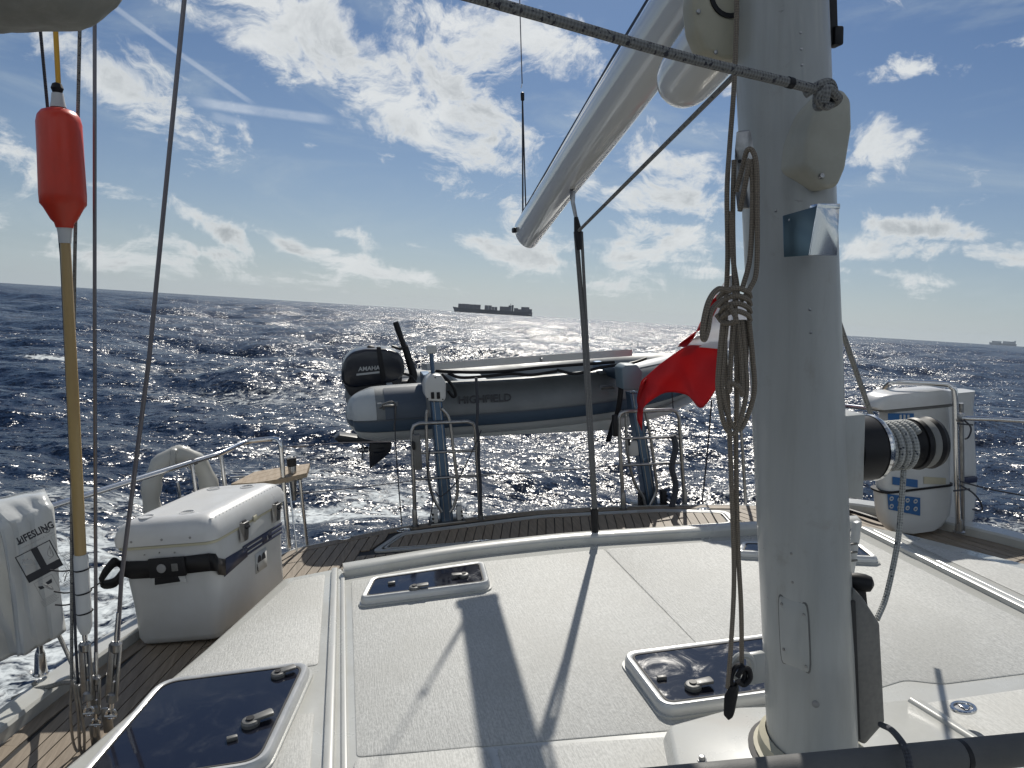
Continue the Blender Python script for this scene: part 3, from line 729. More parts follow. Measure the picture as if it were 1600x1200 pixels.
hatch([q(1150, 862), q(1376, 872), q(1345, 848), q(1158, 845)], 'small far hatch seen right behind the mast', [], [], r=.04, th=.035)

# ================================================================== MAST
def mastY(z): return 1.80+.085*z
_lo = [.5*(Y(1180, 1100, mastY(.15))+Y(1350, 1100, mastY(.15)))[i] for i in (0, 2)]
_hi = [.5*(Y(1136, 0, mastY(2.16))+Y(1297, 0, mastY(2.16)))[i] for i in (0, 2)]
_ms = (_hi[0]-_lo[0])/(_hi[1]-_lo[1])
def mastX(z): return _lo[0]+_ms*(z-_lo[1])
MA, MBY = .112, .150
def mast_pt(z, ang, off=0.):
    """ang 0 = towards the camera (-y), positive to the right of the picture"""
    return np.array([mastX(z)+(MA+off)*math.sin(ang), mastY(z)-(MBY+off)*math.cos(ang), z])
PZ = .055
mast = root('mast', (mastX(PZ), mastY(PZ), PZ), 'thick white painted mast with winch bracket rising through the coach roof', 'mast')
rings = []
for z in (PZ-.01, .3, 1.0, 2.0, 3.4):
    rings.append([mast_pt(z, 2*math.pi*k/48) for k in range(48)])
MB().loft(rings).build('section', MASTP, mast)
rings = [[mast_pt(z, 2*math.pi*k/40, o) for k in range(40)] for z, o in ((PZ-.005, .040), (PZ+.012, .040), (PZ+.016, .028), (PZ+.045, .022), (PZ+.055, .004))]
MB().loft(rings, caps=False).build('collar', CREAM, mast)
rings = [[mast_pt(z, 2*math.pi*k/40, o) for k in range(40)] for z, o in ((PZ-.002, .056), (PZ+.004, .056), (PZ+.006, .038))]
MB().loft(rings, caps=False).build('gasket', RUBBER, mast)
def mastpatch(z0, z1, a0, a1, off, name, m, n=8, r=.3, parent=None):
    """plate hugging the mast"""
    q = rpoly([(a0, z0), (a1, z0), (a1, z1), (a0, z1)], r*min(abs(a1-a0), abs(z1-z0)), 3)
    # fan grid
    g = []
    for s_, o in ((1, -.003), (1, off*.8), (.97, off), (.5, off), (.02, off)):
        c = np.array([(a0+a1)/2, (z0+z1)/2]); g.append([mast_pt(*( (c+(p-c)*s_)[::-1]), off=o) for p in q])
    return MB().loft(g).build(name, m, parent or mast)
def pz(px, py, yv): return Y(px, py, yv)[2]
# inspection plate low on the face (bolted), its screws
A0 = -.62
z0, z1 = pz(1225, 1070, 1.68), pz(1225, 965, 1.68)
PL = mastpatch(z0, z1, -1.28, -.66, .004, 'inspection_plate', MASTP)
mastpatch(z0-.004, z1+.004, -1.31, -.63, .0018, 'plate_gasket', GREYP, r=.3)
for a, z in ((-1.2, z1-.02), (-.74, z1-.03), (-1.2, z0+.04), (-.74, z0+.015)):
    p = mast_pt(z, a, .004); n_v = nrm([math.sin(a), -math.cos(a), 0]); MB().lathe([(0, .0045), (.002, .004), (.0022, .001)], p, n_v, 10).build('screw', STEELD, PL)
p = mast_pt(pz(1195, 1130, 1.66), -.58, 0); MB().lathe([(-.004, .010), (.002, .010), (.004, .006)], p, nrm([-.5, -.8, 0]), 12).build('bolt', INKG, mast)
for zz_, aa_ in ((.62, -.95), (.70, -.95), (1.30, -.35), (1.36, -.35), (1.62, -.95), (1.98, -.3), (2.02, -.3), (2.06, -.3)):
    p = mast_pt(zz_, aa_, -.001); MB().lathe([(0, .0042), (.0018, .0036), (.0024, .001)], p, nrm([math.sin(aa_), -math.cos(aa_), 0]), 10).build('rivet', STEELD, mast)
# winch bracket on the right side
wz0, wz1 = pz(1340, 782, 1.80), pz(1340, 648, 1.80); WX = Y(1352, 700, 1.80)[0]; WZ = Y(1352, 702, 1.87)[2]
MB().prism([(mastX(WZ)+.02, 1.80, wz0+.03), (WX, 1.80, wz0+.0), (WX, 1.80, wz1-.0), (mastX(WZ)+.02, 1.80, wz1+.0)], (0, .19, 0), .006).build('winch_bracket', MASTP, mast)
# aft sail track
MB().prism([Y(*p, 1.92) for p in ((1296, 78), (1294, -60), (1307, -60), (1310, 50))], (0, .03, 0), .003).build('sail_track', BLACK, mast)
c = Y(1305, 58, 1.93); MB().box(c, (.028, .04, .05), r=.006).build('track_end', BLACK, mast)
# cream fairing with the rope eye, right of the mast
yb = 1.735
poly = [Y(*p, yb) for p in ((1258, 262), (1262, 215), (1276, 168), (1302, 138), (1322, 138), (1333, 156), (1334, 200), (1324, 262), (1312, 292), (1290, 296))]
MB().prism(poly, (0, .20, 0), .03, 4).build('rope_eye_casting', mat('casting_paint', (.40, .39, .33), .45, var=(S3(9), .7, (.33, .32, .26))), mast)
p = Y(1283, 275, 1.66); MB().lathe([(-.01, .008), (.006, .006), (.007, .001)], Y(1283, 275, 1.735), (0, -1, .2), 10).build('screw_hole', STEELD, mast)
# gooseneck cheek high on the left
yb = 2.02; poly = [Y(*p, yb) for p in ((1090, -60), (1084, 0), (1088, 45), (1102, 78), (1128, 92), (1160, 92), (1160, -60))]
gk = MB().prism(poly, (0, .08, 0), .014, 3).build('gooseneck_cheek', CREAM, mast)
MB().lathe([(-.01, .06), (.004, .06), (.004, .048), (-.008, .045)], Y(1140, -8, yb-.002), (0, -1, 0), 24).build('bearing', BLACK, gk)
for px, py in ((1091, 18), (1118, 82)): MB().lathe([(0, .006), (.004, .006), (.005, .002)], Y(px, py, yb-.001), (0, -1, 0), 10).build('screw', STEELD, gk)
# steaming light / bent stainless guard
yb = 1.615
gd = root('deck_light_guard', Y(1268, 400, yb), 'bent stainless steel light guard screwed across the mast face', 'guard')
L0 = [(1224, 337), (1277, 322), (1266, 399), (1226, 402)]; L1 = [(1277, 322), (1312, 323), (1308, 399), (1264, 399)]
def quad(P4, ys, th, name, m, par):
    q = [Y(px, py, yy) for (px, py), yy in zip(P4, ys)]; return MB().prism(q, (0, th, 0), .001, 1).build(name, m, par)
pl = quad(L0, (1.66, 1.60, 1.60, 1.66), .004, 'side_plate', mat('guard_side', (.10, .15, .18), .3, .8), gd)
quad(L1, (1.60, 1.66, 1.66, 1.60), .004, 'mirror_plate', STEEL, gd)
quad([(1278, 318), (1313, 318), (1313, 326), (1276, 326)], (1.60, 1.66, 1.66, 1.60), .03, 'top_flange', STEEL, gd)
for px, py in ((1234, 344), (1235, 370), (1236, 396)): MB().lathe([(-.002, .005), (.002, .0045), (.003, .001)], Y(px, py, 1.65), (0, -1, 0), 10).build('screw', STEELD, pl)
# plinth round the mast foot
pln = root('mast_step', (1.3, 1.9, 0), 'raised white moulded plinth at the foot of the mast', None, kind='structure')
pp = [tuple(Z(*a, PZ)[:2]) for a in ((1045, 1133), (1150, 1104), (1300, 1100), (1440, 1090), (1530, 1150), (1600, 1200))]+[(1.9, 1.45), (.84, 1.45), tuple(Z(1062, 1215, PZ)[:2])]
MB().loft([at(rpoly(inset(pp, -.022), .02, 4), -.006), at(rpoly(inset(pp, -.004), .02, 4), PZ*.85), at(rpoly(inset(pp, .001), .02, 4), PZ-.004), at(rpoly(inset(pp, .008), .02, 4), PZ)]).build('plinth', GEL, pln)
a, b = Z(1424, 1094, PZ), Z(1530, 1160, PZ)
MB().tube([a+np.array([0, 0, -.008]), b+np.array([0, 0, -.008])], .018, 14).build('bead', GEL, pln)
ringplate('deck_filler', tuple(Z(1505, 1107, PZ)[:2]), .042, .034, 'polished water filler cap on the raised plinth right of the mast', 0, z=PZ+.001)
bt = root('deck_bolt', Z(1097, 1186, PZ), 'single bolt head on the plinth left of the mast foot', 'bolt')
MB().lathe([(0, .014), (.003, .014), (.004, .010), (.014, .009), (.015, .006)], Z(1097, 1188, PZ), (0, 0, 1), 14).build('bolt_head', STEELD, bt)
# hinge eye with lashing eye at mast foot, left
ey = root('mast_eye', Y(1165, 1040, 1.72), 'white padeye on the left side of the mast foot holding the black block', 'padeye')
c = Y(1160, 1042, 1.74); rg = [np.array([c[0]+.030*math.cos(a)*1.0+.0, c[1], c[2]+.034*math.sin(a)]) for a in np.linspace(0, 2*math.pi, 22)[:-1]]
MB().tube(rg, .010, 8, closed=True).build('eye', MASTP, ey)
MB().box((c[0]+.045, c[1]+.01, c[2]-.015), (.05, .02, .09), r=.006).build('eye_base', MASTP, ey)

# ================================================================== WINCH
wn = root('mast_winch', (WX, 1.89, WZ), 'black and chrome self tailing winch on the right side of the mast', 'winch')
wo = np.array([WX, 1.89, WZ]); wx = nrm([1, 0, -.02]); RR = .0925
MB().lathe([(0, RR*1.0), (0.0694, RR*1.02), (0.0784, RR*1.0)], wo, wx, 48).build('base', BLACK, wn)
MB().lathe([(0.0784, RR*.9), (0.0795, RR*1.03), (0.0874, RR*1.05), (0.0963, RR*1.0), (0.0986, RR*.85)], wo, wx, 48).build('chrome_ring', STEEL, wn)
MB().lathe([(0.0963, RR*.8), (0.1064, RR*.60), (0.1344, RR*.55), (0.1848, RR*.56), (0.2128, RR*.62), (0.2240, RR*.75)], wo, wx, 40).build('drum', BLACK, wn)
MB().lathe([(0.2240, RR*.5), (0.2274, RR*.80), (0.2374, RR*.84), (0.2486, RR*.70), (0.2554, RR*.62)], wo, wx, 40).build('tailer_jaw', BLACK, wn)
MB().lathe([(0.2531, RR*.62), (0.2643, RR*.74), (0.2800, RR*.84), (0.2934, RR*.80), (0.2979, RR*.5), (0.2979, .01)], wo, wx, 40).build('tailer_jaw', BLACK, wn)
MB().lathe([(0.2486, RR*.75), (0.2666, RR*.79), (0.2744, RR*.74)], wo, wx, 40).build('tail_line', ROPEG, wn)
hx_ = []; nturn = 4.1; r0 = RR*.70; rr = .0082
for i in range(int(nturn*28)):
    a = 2*math.pi*i/28; d = .112+.0235*a/(2*math.pi); hx_.append(wo+wx*d+np.array([0, -math.sin(a+.6)*r0, math.cos(a+.6)*r0]))
last = hx_[-1]
rw = MB().tube(hx_, rr*1.25, 9)
tl = [Y(1412, 735, 1.84), Y(1408, 790, 1.84), Y(1402, 850, 1.83), Y(1385, 930, 1.80), Y(1370, 968, 1.77)]
rw.tube(tl, rr*1.0, 9, smooth=8)
tag(rw.build('winch_line', ROPEW), 'white flecked line wound on the mast winch with its tail hanging down', 'rope')
# winch handle pocket and handle
pk = root('handle_pocket', Y(1360, 1160, 1.72), 'tall grey winch handle pocket on the right side of the mast foot', 'pocket')
yb = 1.72; A = lambda px, py, d=0: Y(px, py, yb)+np.array([0, d, 0])
poly = [A(1329, 940), A(1334, 918), A(1350, 935), A(1376, 975), A(1384, 1130), A(1352, 1166), A(1338, 1158)]
MB().prism(poly, (.01, .085, 0), .010, 2).build('pocket_body', GREYP, pk)
MB().prism([A(1328, 938, -.004), A(1336, 938, -.004), A(1344, 1155, -.004), A(1336, 1150, -.004)], (0, .09, 0), .002, 1).build('back_strip', RUBBER, pk)
hd = root('winch_crank', Y(1345, 950, 1.75), 'black winch handle with round grip standing in the grey pocket', 'winch handle')
c = Y(1345, 910, 1.77); MB().lathe([(-.034, .012), (-.030, .021), (-.012, .025), (.010, .025), (.026, .021), (.032, .010)], c, (1, -.55, -.15), 24).build('grip', BLACK, hd)
MB().prism([Y(*p, 1.765) for p in ((1333, 918), (1354, 922), (1358, 958), (1335, 958))], (0, .02, 0), .004).build('shank', BLACK, hd)
MB().lathe([(0, .006), (.002, .005)], c+nrm([1, -.55, -.15])*.032, (1, -.55, -.15), 10).build('end_cap', INKG, hd)
# shapes behind the mast: white ladder-like fitting
cl = root('plastic_clip', Y(1332, 900, 2.05), 'narrow white plastic clip standing just right of the mast', 'clip')
MB().prism([Y(*p, 2.05) for p in ((1325, 880), (1330, 870), (1338, 818), (1346, 815), (1345, 838), (1338, 880), (1334, 905), (1326, 905))], (0, .02, 0), .003).build('clip_body', WHITEP, cl)
for k in range(3): MB().box(Y(1333, 850+k*13, 2.04), (.03, .006, .006), r=.001).build('tooth', GREYP, cl)

# black-covered tube across the lower right
bt2 = MB(); a = Y(985, 1232, 1.28); b = Y(1630, 1168, 1.28); d_ = nrm(b-a)
bt2.tube([a-d_*.6, a, b, b+d_*.4], .034, 28)
tag(bt2.build('covered_rail', DARKCAN), 'dark canvas covered tube across the bottom right foreground', 'rail')
st_ = MB(); c = Y(1500, 1182, 1.28)
st_.lathe([(-.006, .036), (.006, .036)], c, d_, 28); tag(st_.build('rail_strap', BLACK), 'thin black strap round the covered tube', 'strap')
dl = MB().tube([Y(1376, 1132, 1.60), Y(1392, 1140, 1.45), Y(1408, 1158, 1.27), Y(1418, 1180, 1.235), Y(1424, 1215, 1.22)], .0075, 9, smooth=8)
tag(dl.build('dark_line', ROPED), 'dark blue line led from the handle pocket over the covered tube', 'rope')

# ================================================================== ROPES ON THE MAST
cr = .0061
yv = 1.70
cp = root('halyard_cleat', Y(1155, 330, yv), 'long grey aluminium cleat bolted on the left face of the mast', 'cleat')
MB().prism([Y(*p, 1.76) for p in ((1150, 205), (1155, 206), (1161, 240), (1162, 300), (1158, 326), (1151, 328), (1148, 300), (1147, 235))], (.02, -.022, 0), .006, 3).build('horn', STEELD, cp)
MB().box(Y(1160, 268, 1.79), (.03, .03, .09), r=.004).build('cleat_base', STEELD, cp)
for py in (252, 280): MB().lathe([(0, .005), (.003, .004)], Y(1156, py, 1.735), (-.3, -1, 0), 10).build('bolt', BLACK, cp)
def rope_px(mb, pts, r, yy=1.7, sm=8, jit=0):
    P = []
    for q_ in pts: P.append(Y(q_[0], q_[1], q_[2] if len(q_) > 2 else yy))
    mb.tube(P, r, 9, smooth=sm); return mb
hl = root('halyard_coil', Y(1150, 1070, 1.7), 'tan halyard rope cleated and hanging in a gasket coil beside the mast', 'rope')
m1 = MB(); rope_px(m1, [(1152, -30, 1.80), (1150, 60, 1.8), (1146, 150, 1.78), (1140, 230, 1.76), (1136, 300), (1137, 400), (1134, 480), (1133, 560), (1138, 640), (1143, 760), (1147, 900), (1142, 1010), (1137, 1075)], cr)
rope_px(m1, [(1147, 250), (1145, 340), (1147, 430), (1150, 520), (1151, 620), (1150, 700), (1153, 850), (1158, 950), (1159, 1040, 1.72)], cr)
m1.build('standing_part', ROPET, hl)
m2 = MB()
rope_px(m2, [(1150, 300, 1.69), (1160, 262, 1.68), (1167, 236, 1.66), (1176, 236, 1.65), (1182, 262, 1.64), (1183, 330, 1.64), (1182, 420, 1.64), (1172, 450, 1.64), (1158, 470, 1.64)], cr)
rope_px(m2, [(1156, 330, 1.68), (1166, 280, 1.655), (1172, 250, 1.65), (1176, 300, 1.65), (1172, 400, 1.65), (1160, 450, 1.65)], cr)
rope_px(m2, [(1143, 330, 1.69), (1145, 400, 1.68), (1152, 450, 1.67), (1150, 470, 1.66)], cr)
for k in range(4):       # turns of the gasket knot
    y_ = 452+k*12; rope_px(m2, [(1122+k*2, y_+14, 1.66), (1132, y_+4, 1.635), (1150, y_-2, 1.625), (1168, y_+4, 1.635), (1172, y_+12, 1.66)], cr*1.05)
rope_px(m2, [(1140, 478, 1.62), (1150, 500, 1.61), (1132, 505, 1.64), (1120, 492, 1.66)], cr)
m2.build('gasket_turns', ROPET, hl)
m3 = MB()
for (a, b, c_, bot) in ((1130, 1124, 1166, 674), (1136, 1130, 1178, 668), (1146, 1142, 1160, 606)):
    rope_px(m3, [(a, 500, 1.65), (b, 560, 1.65), (b-2, 610, 1.65), ((b+c_)/2-12, bot-8, 1.645), ((b+c_)/2+5, bot, 1.64), (c_, 615, 1.645), (c_-2, 560, 1.65), (c_-8, 500, 1.65)], cr)
rope_px(m3, [(1140, 455, 1.63), (1122, 452, 1.60), (1108, 470, 1.58), (1100, 500, 1.58), (1098, 524, 1.58), (1101, 530, 1.58), (1106, 515, 1.58), (1112, 485, 1.59), (1128, 468, 1.62)], cr*1.1)
rope_px(m3, [(1162, 500, 1.66), (1166, 540, 1.66), (1163, 588, 1.66), (1157, 596, 1.66), (1152, 580, 1.66), (1154, 510, 1.66)], cr)
m3.build('hanging_loops', ROPET, hl)
bk = root('snatch_block', Y(1140, 1125, 1.69), 'small black block shackled beside the foot of the mast', 'block')
MB().prism([Y(*p, 1.69) for p in ((1131, 1088), (1140, 1074), (1150, 1072), (1152, 1085), (1145, 1122), (1138, 1127), (1130, 1118))], (.018, .022, 0), .004).build('cheek', BLACK, bk)
MB().tube([Y(*p, 1.70) for p in ((1147, 1082), (1142, 1062), (1148, 1044), (1158, 1040), (1164, 1052), (1160, 1064), (1150, 1066))], .007, 8, smooth=5).build('shackle', BLACK, bk)
MB().tube([Y(*p, 1.69) for p in ((1152, 1058), (1160, 1045), (1170, 1046), (1172, 1060), (1162, 1070), (1153, 1064))], .007, 8, smooth=5).build('shackle', BLACK, bk)
# thick rope from the upper left to the casting
tr = root('preventer_rope', Y(1292, 150, 1.62), 'thick grey flecked rope from the upper left knotted to the casting on the mast', 'rope')
a, b = Y(1296, 146, 1.60), Y(738, -5, 1.46); d_ = b-a
MB().tube([b+d_*1.2, b, a+d_*.5+np.array([0, 0, -.006]), a+d_*.12, a], .0108, 12, smooth=4).build('line', ROPEG, tr)
k = MB(); c = Y(1288, 150, 1.60)
k.tube([c+np.array(p) for p in ((-.05, 0, .004), (-.018, -.012, .022), (.012, -.004, .026), (.030, .008, .006), (.018, .006, -.018), (-.008, -.006, -.020), (-.022, -.012, -.004), (-.004, -.022, .010), (.014, -.016, .002), (.034, -.002, -.006), (.044, .03, -.01))], .0105, 10, smooth=7)
k.tube([c+np.array(p) for p in ((-.012, -.018, -.018), (-.010, -.022, .010), (-.006, .012, .024), (-.004, .022, -.014), (-.010, 0, -.024))], .0100, 10, smooth=7)
k.build('knot', ROPEG, tr)
c = a+nrm(d_)*.108; MB().tube([c, c+nrm(d_)*.014], .0124, 14).build('whipping', BLACK, tr)

# ================================================================== BOOM, TOPPING LIFT, MAINSHEET
BX = 1.27
bm_ = root('boom', (BX, 5.1, 1.7), 'long glossy white boom reaching aft from the mast overhead', 'boom')
b0 = np.array([BX, 5.16, 1.735]); b1 = np.array([BX+.02, 2.05, 2.60])
def boomring(t, s=1.0, n=28):
    c = b0+(b1-b0)*t; sh_ = .10*(1-min(1, t*8)) if t < .1 else 0; w_ = (.080+.028*min(1, t*1.6))*s; h_ = (.108+.042*min(1, t*1.6))*s
    return [c+np.array([w_*math.sin(2*math.pi*k/n), sh_*-math.cos(2*math.pi*k/n)*s*-1, h_*math.cos(2*math.pi*k/n)*(1 if math.cos(2*math.pi*k/n) < 0 else .92)]) for k in range(n)]
MB().loft([boomring(t, s) for t, s in ((-.003, .93), (.0, .985), (.004, 1), (.25, 1), (.5, 1), (1, 1))]).build('boom_section', BOOMP, bm_)
MB().loft([[(b0+(b1-b0)*t)+np.array([x_, 0, z_+(.098+.05*min(1, t*1.6))*.92]) for x_, z_ in ((-.055, -.022), (-.05, .012), (-.02, .022), (.02, .022), (.05, .012), (.055, -.022))] for t in (.03, .3, .63, 1)]).build('sail_slot', BLACK, bm_)
c = Y(824, 344, 5.13); e = MB().box(c, (.06, .05, .05), r=.01).build('end_block', BLACK, bm_)
MB().box(b0+np.array([-.085, -.02, .02]), (.028, .07, .035), r=.008).build('reef_block', BLACK, bm_)
MB().box(b0+np.array([.085, -.0, .02]), (.028, .07, .035), r=.008).build('reef_block', BLACK, bm_)
for py in ((1008, 20),): MB().box(X(1010, 18, BX-.03), (.03, .07, .03), r=.006).build('slider', BLACK, bm_)
# pod nested under the boom
pc = X(1066, 128, BX-.02); pd = nrm(b1-b0)
pod = MB().lathe([(-.135, .004), (-.13, .03), (-.115, .06), (-.085, .088), (-.04, .104), (0.02, .110), (.25, .112), (.75, .112)], pc+pd*.06, pd, 36)
tag(pod.build('furling_pod', BOOMP), 'glossy white rounded pod hanging under the boom beside the mast', 'pod')
tp = root('topping_lift', X(822, 340, BX), 'thin wire and cord topping lift holding the end of the boom', 'line')
E0 = X(822, 340, BX); gA_, gB_ = Z(700, 940, 0), Z(532, 1180, 0); rt_ = (gB_-gA_)[0]/(gB_-gA_)[1]; best = None
for s_ in np.linspace(3.2, 7.5, 200):
    p_ = EY+ray(812, 0)*s_; h_ = p_[2]-E0[2]; ax_, ay_ = (p_[0]-E0[0])/h_-.435, (p_[1]-E0[1])/h_-1.07
    if h_ > .2 and (best is None or abs(ax_/ay_-rt_) < best[0]): best = (abs(ax_/ay_-rt_), p_)
TLt = best[1]; print('TOPLIFT', TLt, best[0]); TLd = TLt-E0
m1 = MB(); m1.tube([E0+TLd*1.6, E0+TLd*.60], .004, 6); m1.build('wire_part', WIRE, tp)
MB().tube([E0+TLd*.60+np.array(q_) for q_ in ((0, 0, 0), (-.008, 0, -.03), (0, 0, -.055), (.008, 0, -.03), (0, 0, 0))], .004, 6).build('thimble', STEEL, tp)
MB().lathe([(0, .006), (.01, .014), (.06, .013), (.07, .006)], E0+TLd*.56, -TLd, 12).build('block', BLACK, tp)
MB().tube([E0+TLd*.54, E0+np.array([-.025, -.01, 0])], .006, 7).tube([E0+TLd*.54, E0], .005, 7).build('fall', ROPED, tp)
ms = root('mainsheet', X(930, 838, BX), 'grey mainsheet tackle from the boom down to the aft coaming', 'line')
T1, T2 = X(895, 316, BX), X(901, 345, BX); foot = X(930, 838, BX)
MB().tube([T1+np.array([0, 0, .06]), T1, T2], [.018, .012, .010], 10).build('boom_shackle', STEELD, ms)
MB().tube([X(900, 340, BX), X(903, 360, BX), X(905, 390, BX)], [.012, .022, .014], 10).build('upper_block', BLACK, ms)
MB().tube([X(900, 362, BX), X(911, 500, BX), X(921, 670, BX), foot+np.array([0, 0, .15])], .0135, 9).tube([X(904, 362, BX)+np.array([.02, .01, 0]), foot+np.array([.010, 0, .12])], .009, 8).build('falls', braid('rope_sheet', (.15, .15, .15), (.2, .2, .2), .0), ms)
MB().tube([foot+np.array([0, 0, .16]), foot+np.array([0, 0, .02]), foot+np.array([0, 0, -.02])], [.022, .02, .016], 10).build('lower_block', BLACK, ms)
vg = MB().tube([X(905, 360, BX), (mastX(2.05)-.06, mastY(2.05), 2.06)], .0085, 9); tag(vg.build('vang_line', ROPEG), 'straight grey line from the mainsheet block up to the mast', 'rope')
# stay going down to the right behind the mast
sg = MB().tube([Y(1300, 470, 2.6), Y(1314, 512, 2.7), Y(1362, 650, 3.0)], .011, 9); tag(sg.build('side_line', ROPEG), 'grey rope slanting down behind the mast towards the winch', 'rope')

# ================================================================== LEFT: SHROUDS, DANBUOY, BAG, RAIL
SY = 2.9
def turnbuckle(par, top, bot, s=1.0):
    top, bot = np.array(top), np.array(bot); d = bot-top; L = np.linalg.norm(d); u = d/L
    MB().lathe([(-.10*s, .0075*s), (-.02*s, .0085*s), (0, .0075*s)], top, u, 14).build('swage', STEEL, par)
    sd = nrm(np.cross(u, [0, 1, 0]))
    b = MB()
    for k in (-1, 1):
        o = sd*k*.0115*s
        b.tube([top+o*.6, top+u*L*.05+o, top+u*L*.92+o, bot+o*.6], [.006*s, .0085*s, .0085*s, .006*s], 8, sq=(.7, 1.3))
    b.lathe([(0, .012*s), (.006, .018*s), (.03*s, .016*s), (.036*s, .010*s)], top, u, 14).lathe([(0, .010*s), (.006, .016*s), (.03*s, .018*s), (.036*s, .010*s)], bot-u*.03*s, u, 14)
    b.build('body', STEELD, par)
    MB().tube([top, top+u*L*.38], .0062*s, 8).build('screw_rod', STEELD, par); MB().tube([bot, bot-u*L*.33], .0062*s, 8).build('screw_rod', STEELD, par)
    e = bot+u*.045*s
    MB().tube([bot, bot+u*.03*s], .007*s, 8).tube([e+sd*.014*s*math.cos(a)+u*.016*s*math.sin(a) for a in np.linspace(0, 6.283, 15)[:-1]], .005*s, 7, closed=True).build('toggle', STEEL, par)
    MB().tube([e-sd*.018*s+u*.008, e+sd*.018*s+u*.008], .006*s, 8).build('clevis_pin', STEELD, par)
def wire_thing(pts, r, label, tb=None, m=WIRE, name='shroud_wire', group='rigging wires at the left side deck', chain=None):
    P = [Y(*p) if len(p) == 3 else Y(*p, SY) for p in pts]
    t = root(name, P[-1], label, 'wire', group)
    MB().tube([P[0]+(P[0]-P[1])/np.linalg.norm(P[0]-P[1])*1.0]+P, r, 9).build('wire', m, t)
    if tb: turnbuckle(t, Y(*tb[0], SY), Y(*tb[1], SY), tb[2])
    if chain: MB().tube([Y(*tb[1], SY), Y(*chain, SY+.02)], .008, 8).box(Y(*chain, SY+.02), (.035, .012, .10), r=.004).build('chainplate', STEELD, t)
    return t
wire_thing([(62, 35), (96, 400), (112, 750), (118, 1000), (124, 1100)], .0052, 'leftmost dark wire running down beside the orange float', m=ROPED)
wire_thing([(125, 30), (117, 400), (112, 800), (112, 1060)], .0058, 'grey line dropping just left of the yellow danbuoy pole', m=ROPEG, name='shroud_line')
wire_thing([(148, 0), (148, 500), (150, 1000), (150, 1055)], .0062, 'straight vertical wire just right of the danbuoy', ((150, 1056), (150, 1112), .95), chain=(149, 1150))
wire_thing([(288, 0), (233, 560), (190, 900), (184, 1000)], .0078, 'slanting wire in front of the white cooler', ((182, 1003), (175, 1095), 1.15), chain=(168, 1125))
MB_ = MB()
lo = root('rope_lashing', Y(122, 1150, SY-.02), 'long shackles and loops hanging at the foot of the left wires', 'shackle')
b = MB(); rope_px(b, [(112, 1062), (110, 1100), (113, 1150), (119, 1172), (124, 1168), (123, 1130), (118, 1090), (113, 1065)], .005, SY-.03)
rope_px(b, [(116, 1068), (122, 1110), (124, 1160), (130, 1180), (132, 1150), (127, 1110), (120, 1070)], .005, SY-.03); b.build('long_shackle', STEELD, lo)
MB().box(Y(122, 1080, SY-.02), (.02, .02, .05), r=.005).build('shackle_head', STEELD, lo)
# danbuoy
db = root('danbuoy', Y(132, 995, SY-.04), 'danbuoy with bright orange float and tan pole lashed to the left rigging', 'danbuoy')
d1, d2 = Y(101, 360, SY-.05), Y(127, 868, SY-.05)
ft = Y(91, 168, SY-.05); fb = Y(101, 356, SY-.05); u = nrm(fb-ft); L = np.linalg.norm(fb-ft); k = L/184
RF = .072
MB().lathe([(0, .018), (.004*1, .030), (.012, .050), (.028, .062), (.05, .067), (.15*1, .068), (.72*L, .0705), (.80*L, RF*.96), (.835*L, RF*.82), (.93*L, .040), (.96*L, .030), (L, .026)], ft, u, 40).build('float', ORANGE, db)
MB().lathe([(-.045, .017), (-.02, .020), (.0, .024)], ft, u, 18).build('collar', WHITEP, db)
MB().lathe([(-.078, .006), (-.074, .014), (-.060, .019), (-.046, .014)], ft, u, 16).build('cap', BLACK, db)
MB().lathe([(0, .024), (.02, .021), (.05, .018)], fb, u, 16).build('lower_collar', WHITEP, db)
MB().tube([fb+u*.04, Y(113, 600, SY-.05), Y(126, 872, SY-.05)], [.0155, .019, .0195], 16).build('pole', TAN, db)
MB().tube([Y(86, 30, SY-.05), Y(92, 148, SY-.05)], .008, 8).build('top_line', YELR, db)
s1, s2 = Y(126, 866, SY-.05), Y(133, 985, SY-.05)
MB().tube([s1, s1+(s2-s1)*.05, s1+(s2-s1)*.85, s1+(s2-s1)*.95, s2+(s2-s1)*.04], [.022, .0238, .0252, .024, .015], 18).build('foam_sleeve', WHITEP, db)
for py in (889, 925, 956):
    a = Y(127+(py-866)*.06, py, SY-.05); b = MB(); b.tube([a+np.array([.0255*math.cos(t), .0255*math.sin(t), .002*math.cos(t)]) for t in np.linspace(0, 6.283, 19)[:-1]], .0028, 6, closed=True)
    b.build('tie', BLACK, db)
turnbuckle(db, Y(133, 1003, SY-.04), Y(138, 1092, SY-.04), 1.05)
tz = MB()
for (p_, q_) in (((118, 890), (78, 891)), ((118, 925), (84, 924)), ((118, 942), (86, 945)), ((134, 922), (157, 910))):
    tz.tube([Y(*p_, SY), Y((p_[0]+q_[0])/2, (p_[1]+q_[1])/2+2, SY), Y(*q_, SY)], .0028, 6, smooth=4)
tag(tz.build('tie_line', BLACK), 'thin dark cords tying the danbuoy sleeve towards the white bag', 'rope')
# canvas bundle top-left
cb = MB(); c = Y(10, -20, 2.0); bm = bmesh.new(); bmesh.ops.create_uvsphere(bm, u_segments=40, v_segments=20, radius=1)
for v in bm.verts:
    f = 1+.05*math.sin(7*v.co.x+3*v.co.z)+.03*math.sin(13*v.co.y+9*v.co.x); v.co = Vector((v.co.x*.235*f, v.co.y*.16*f, v.co.z*.085*f))
cb.bm(bm, c); tag(cb.build('sail_bundle', CANVAS), 'pale grey canvas bundle hanging in at the top left corner', 'canvas')

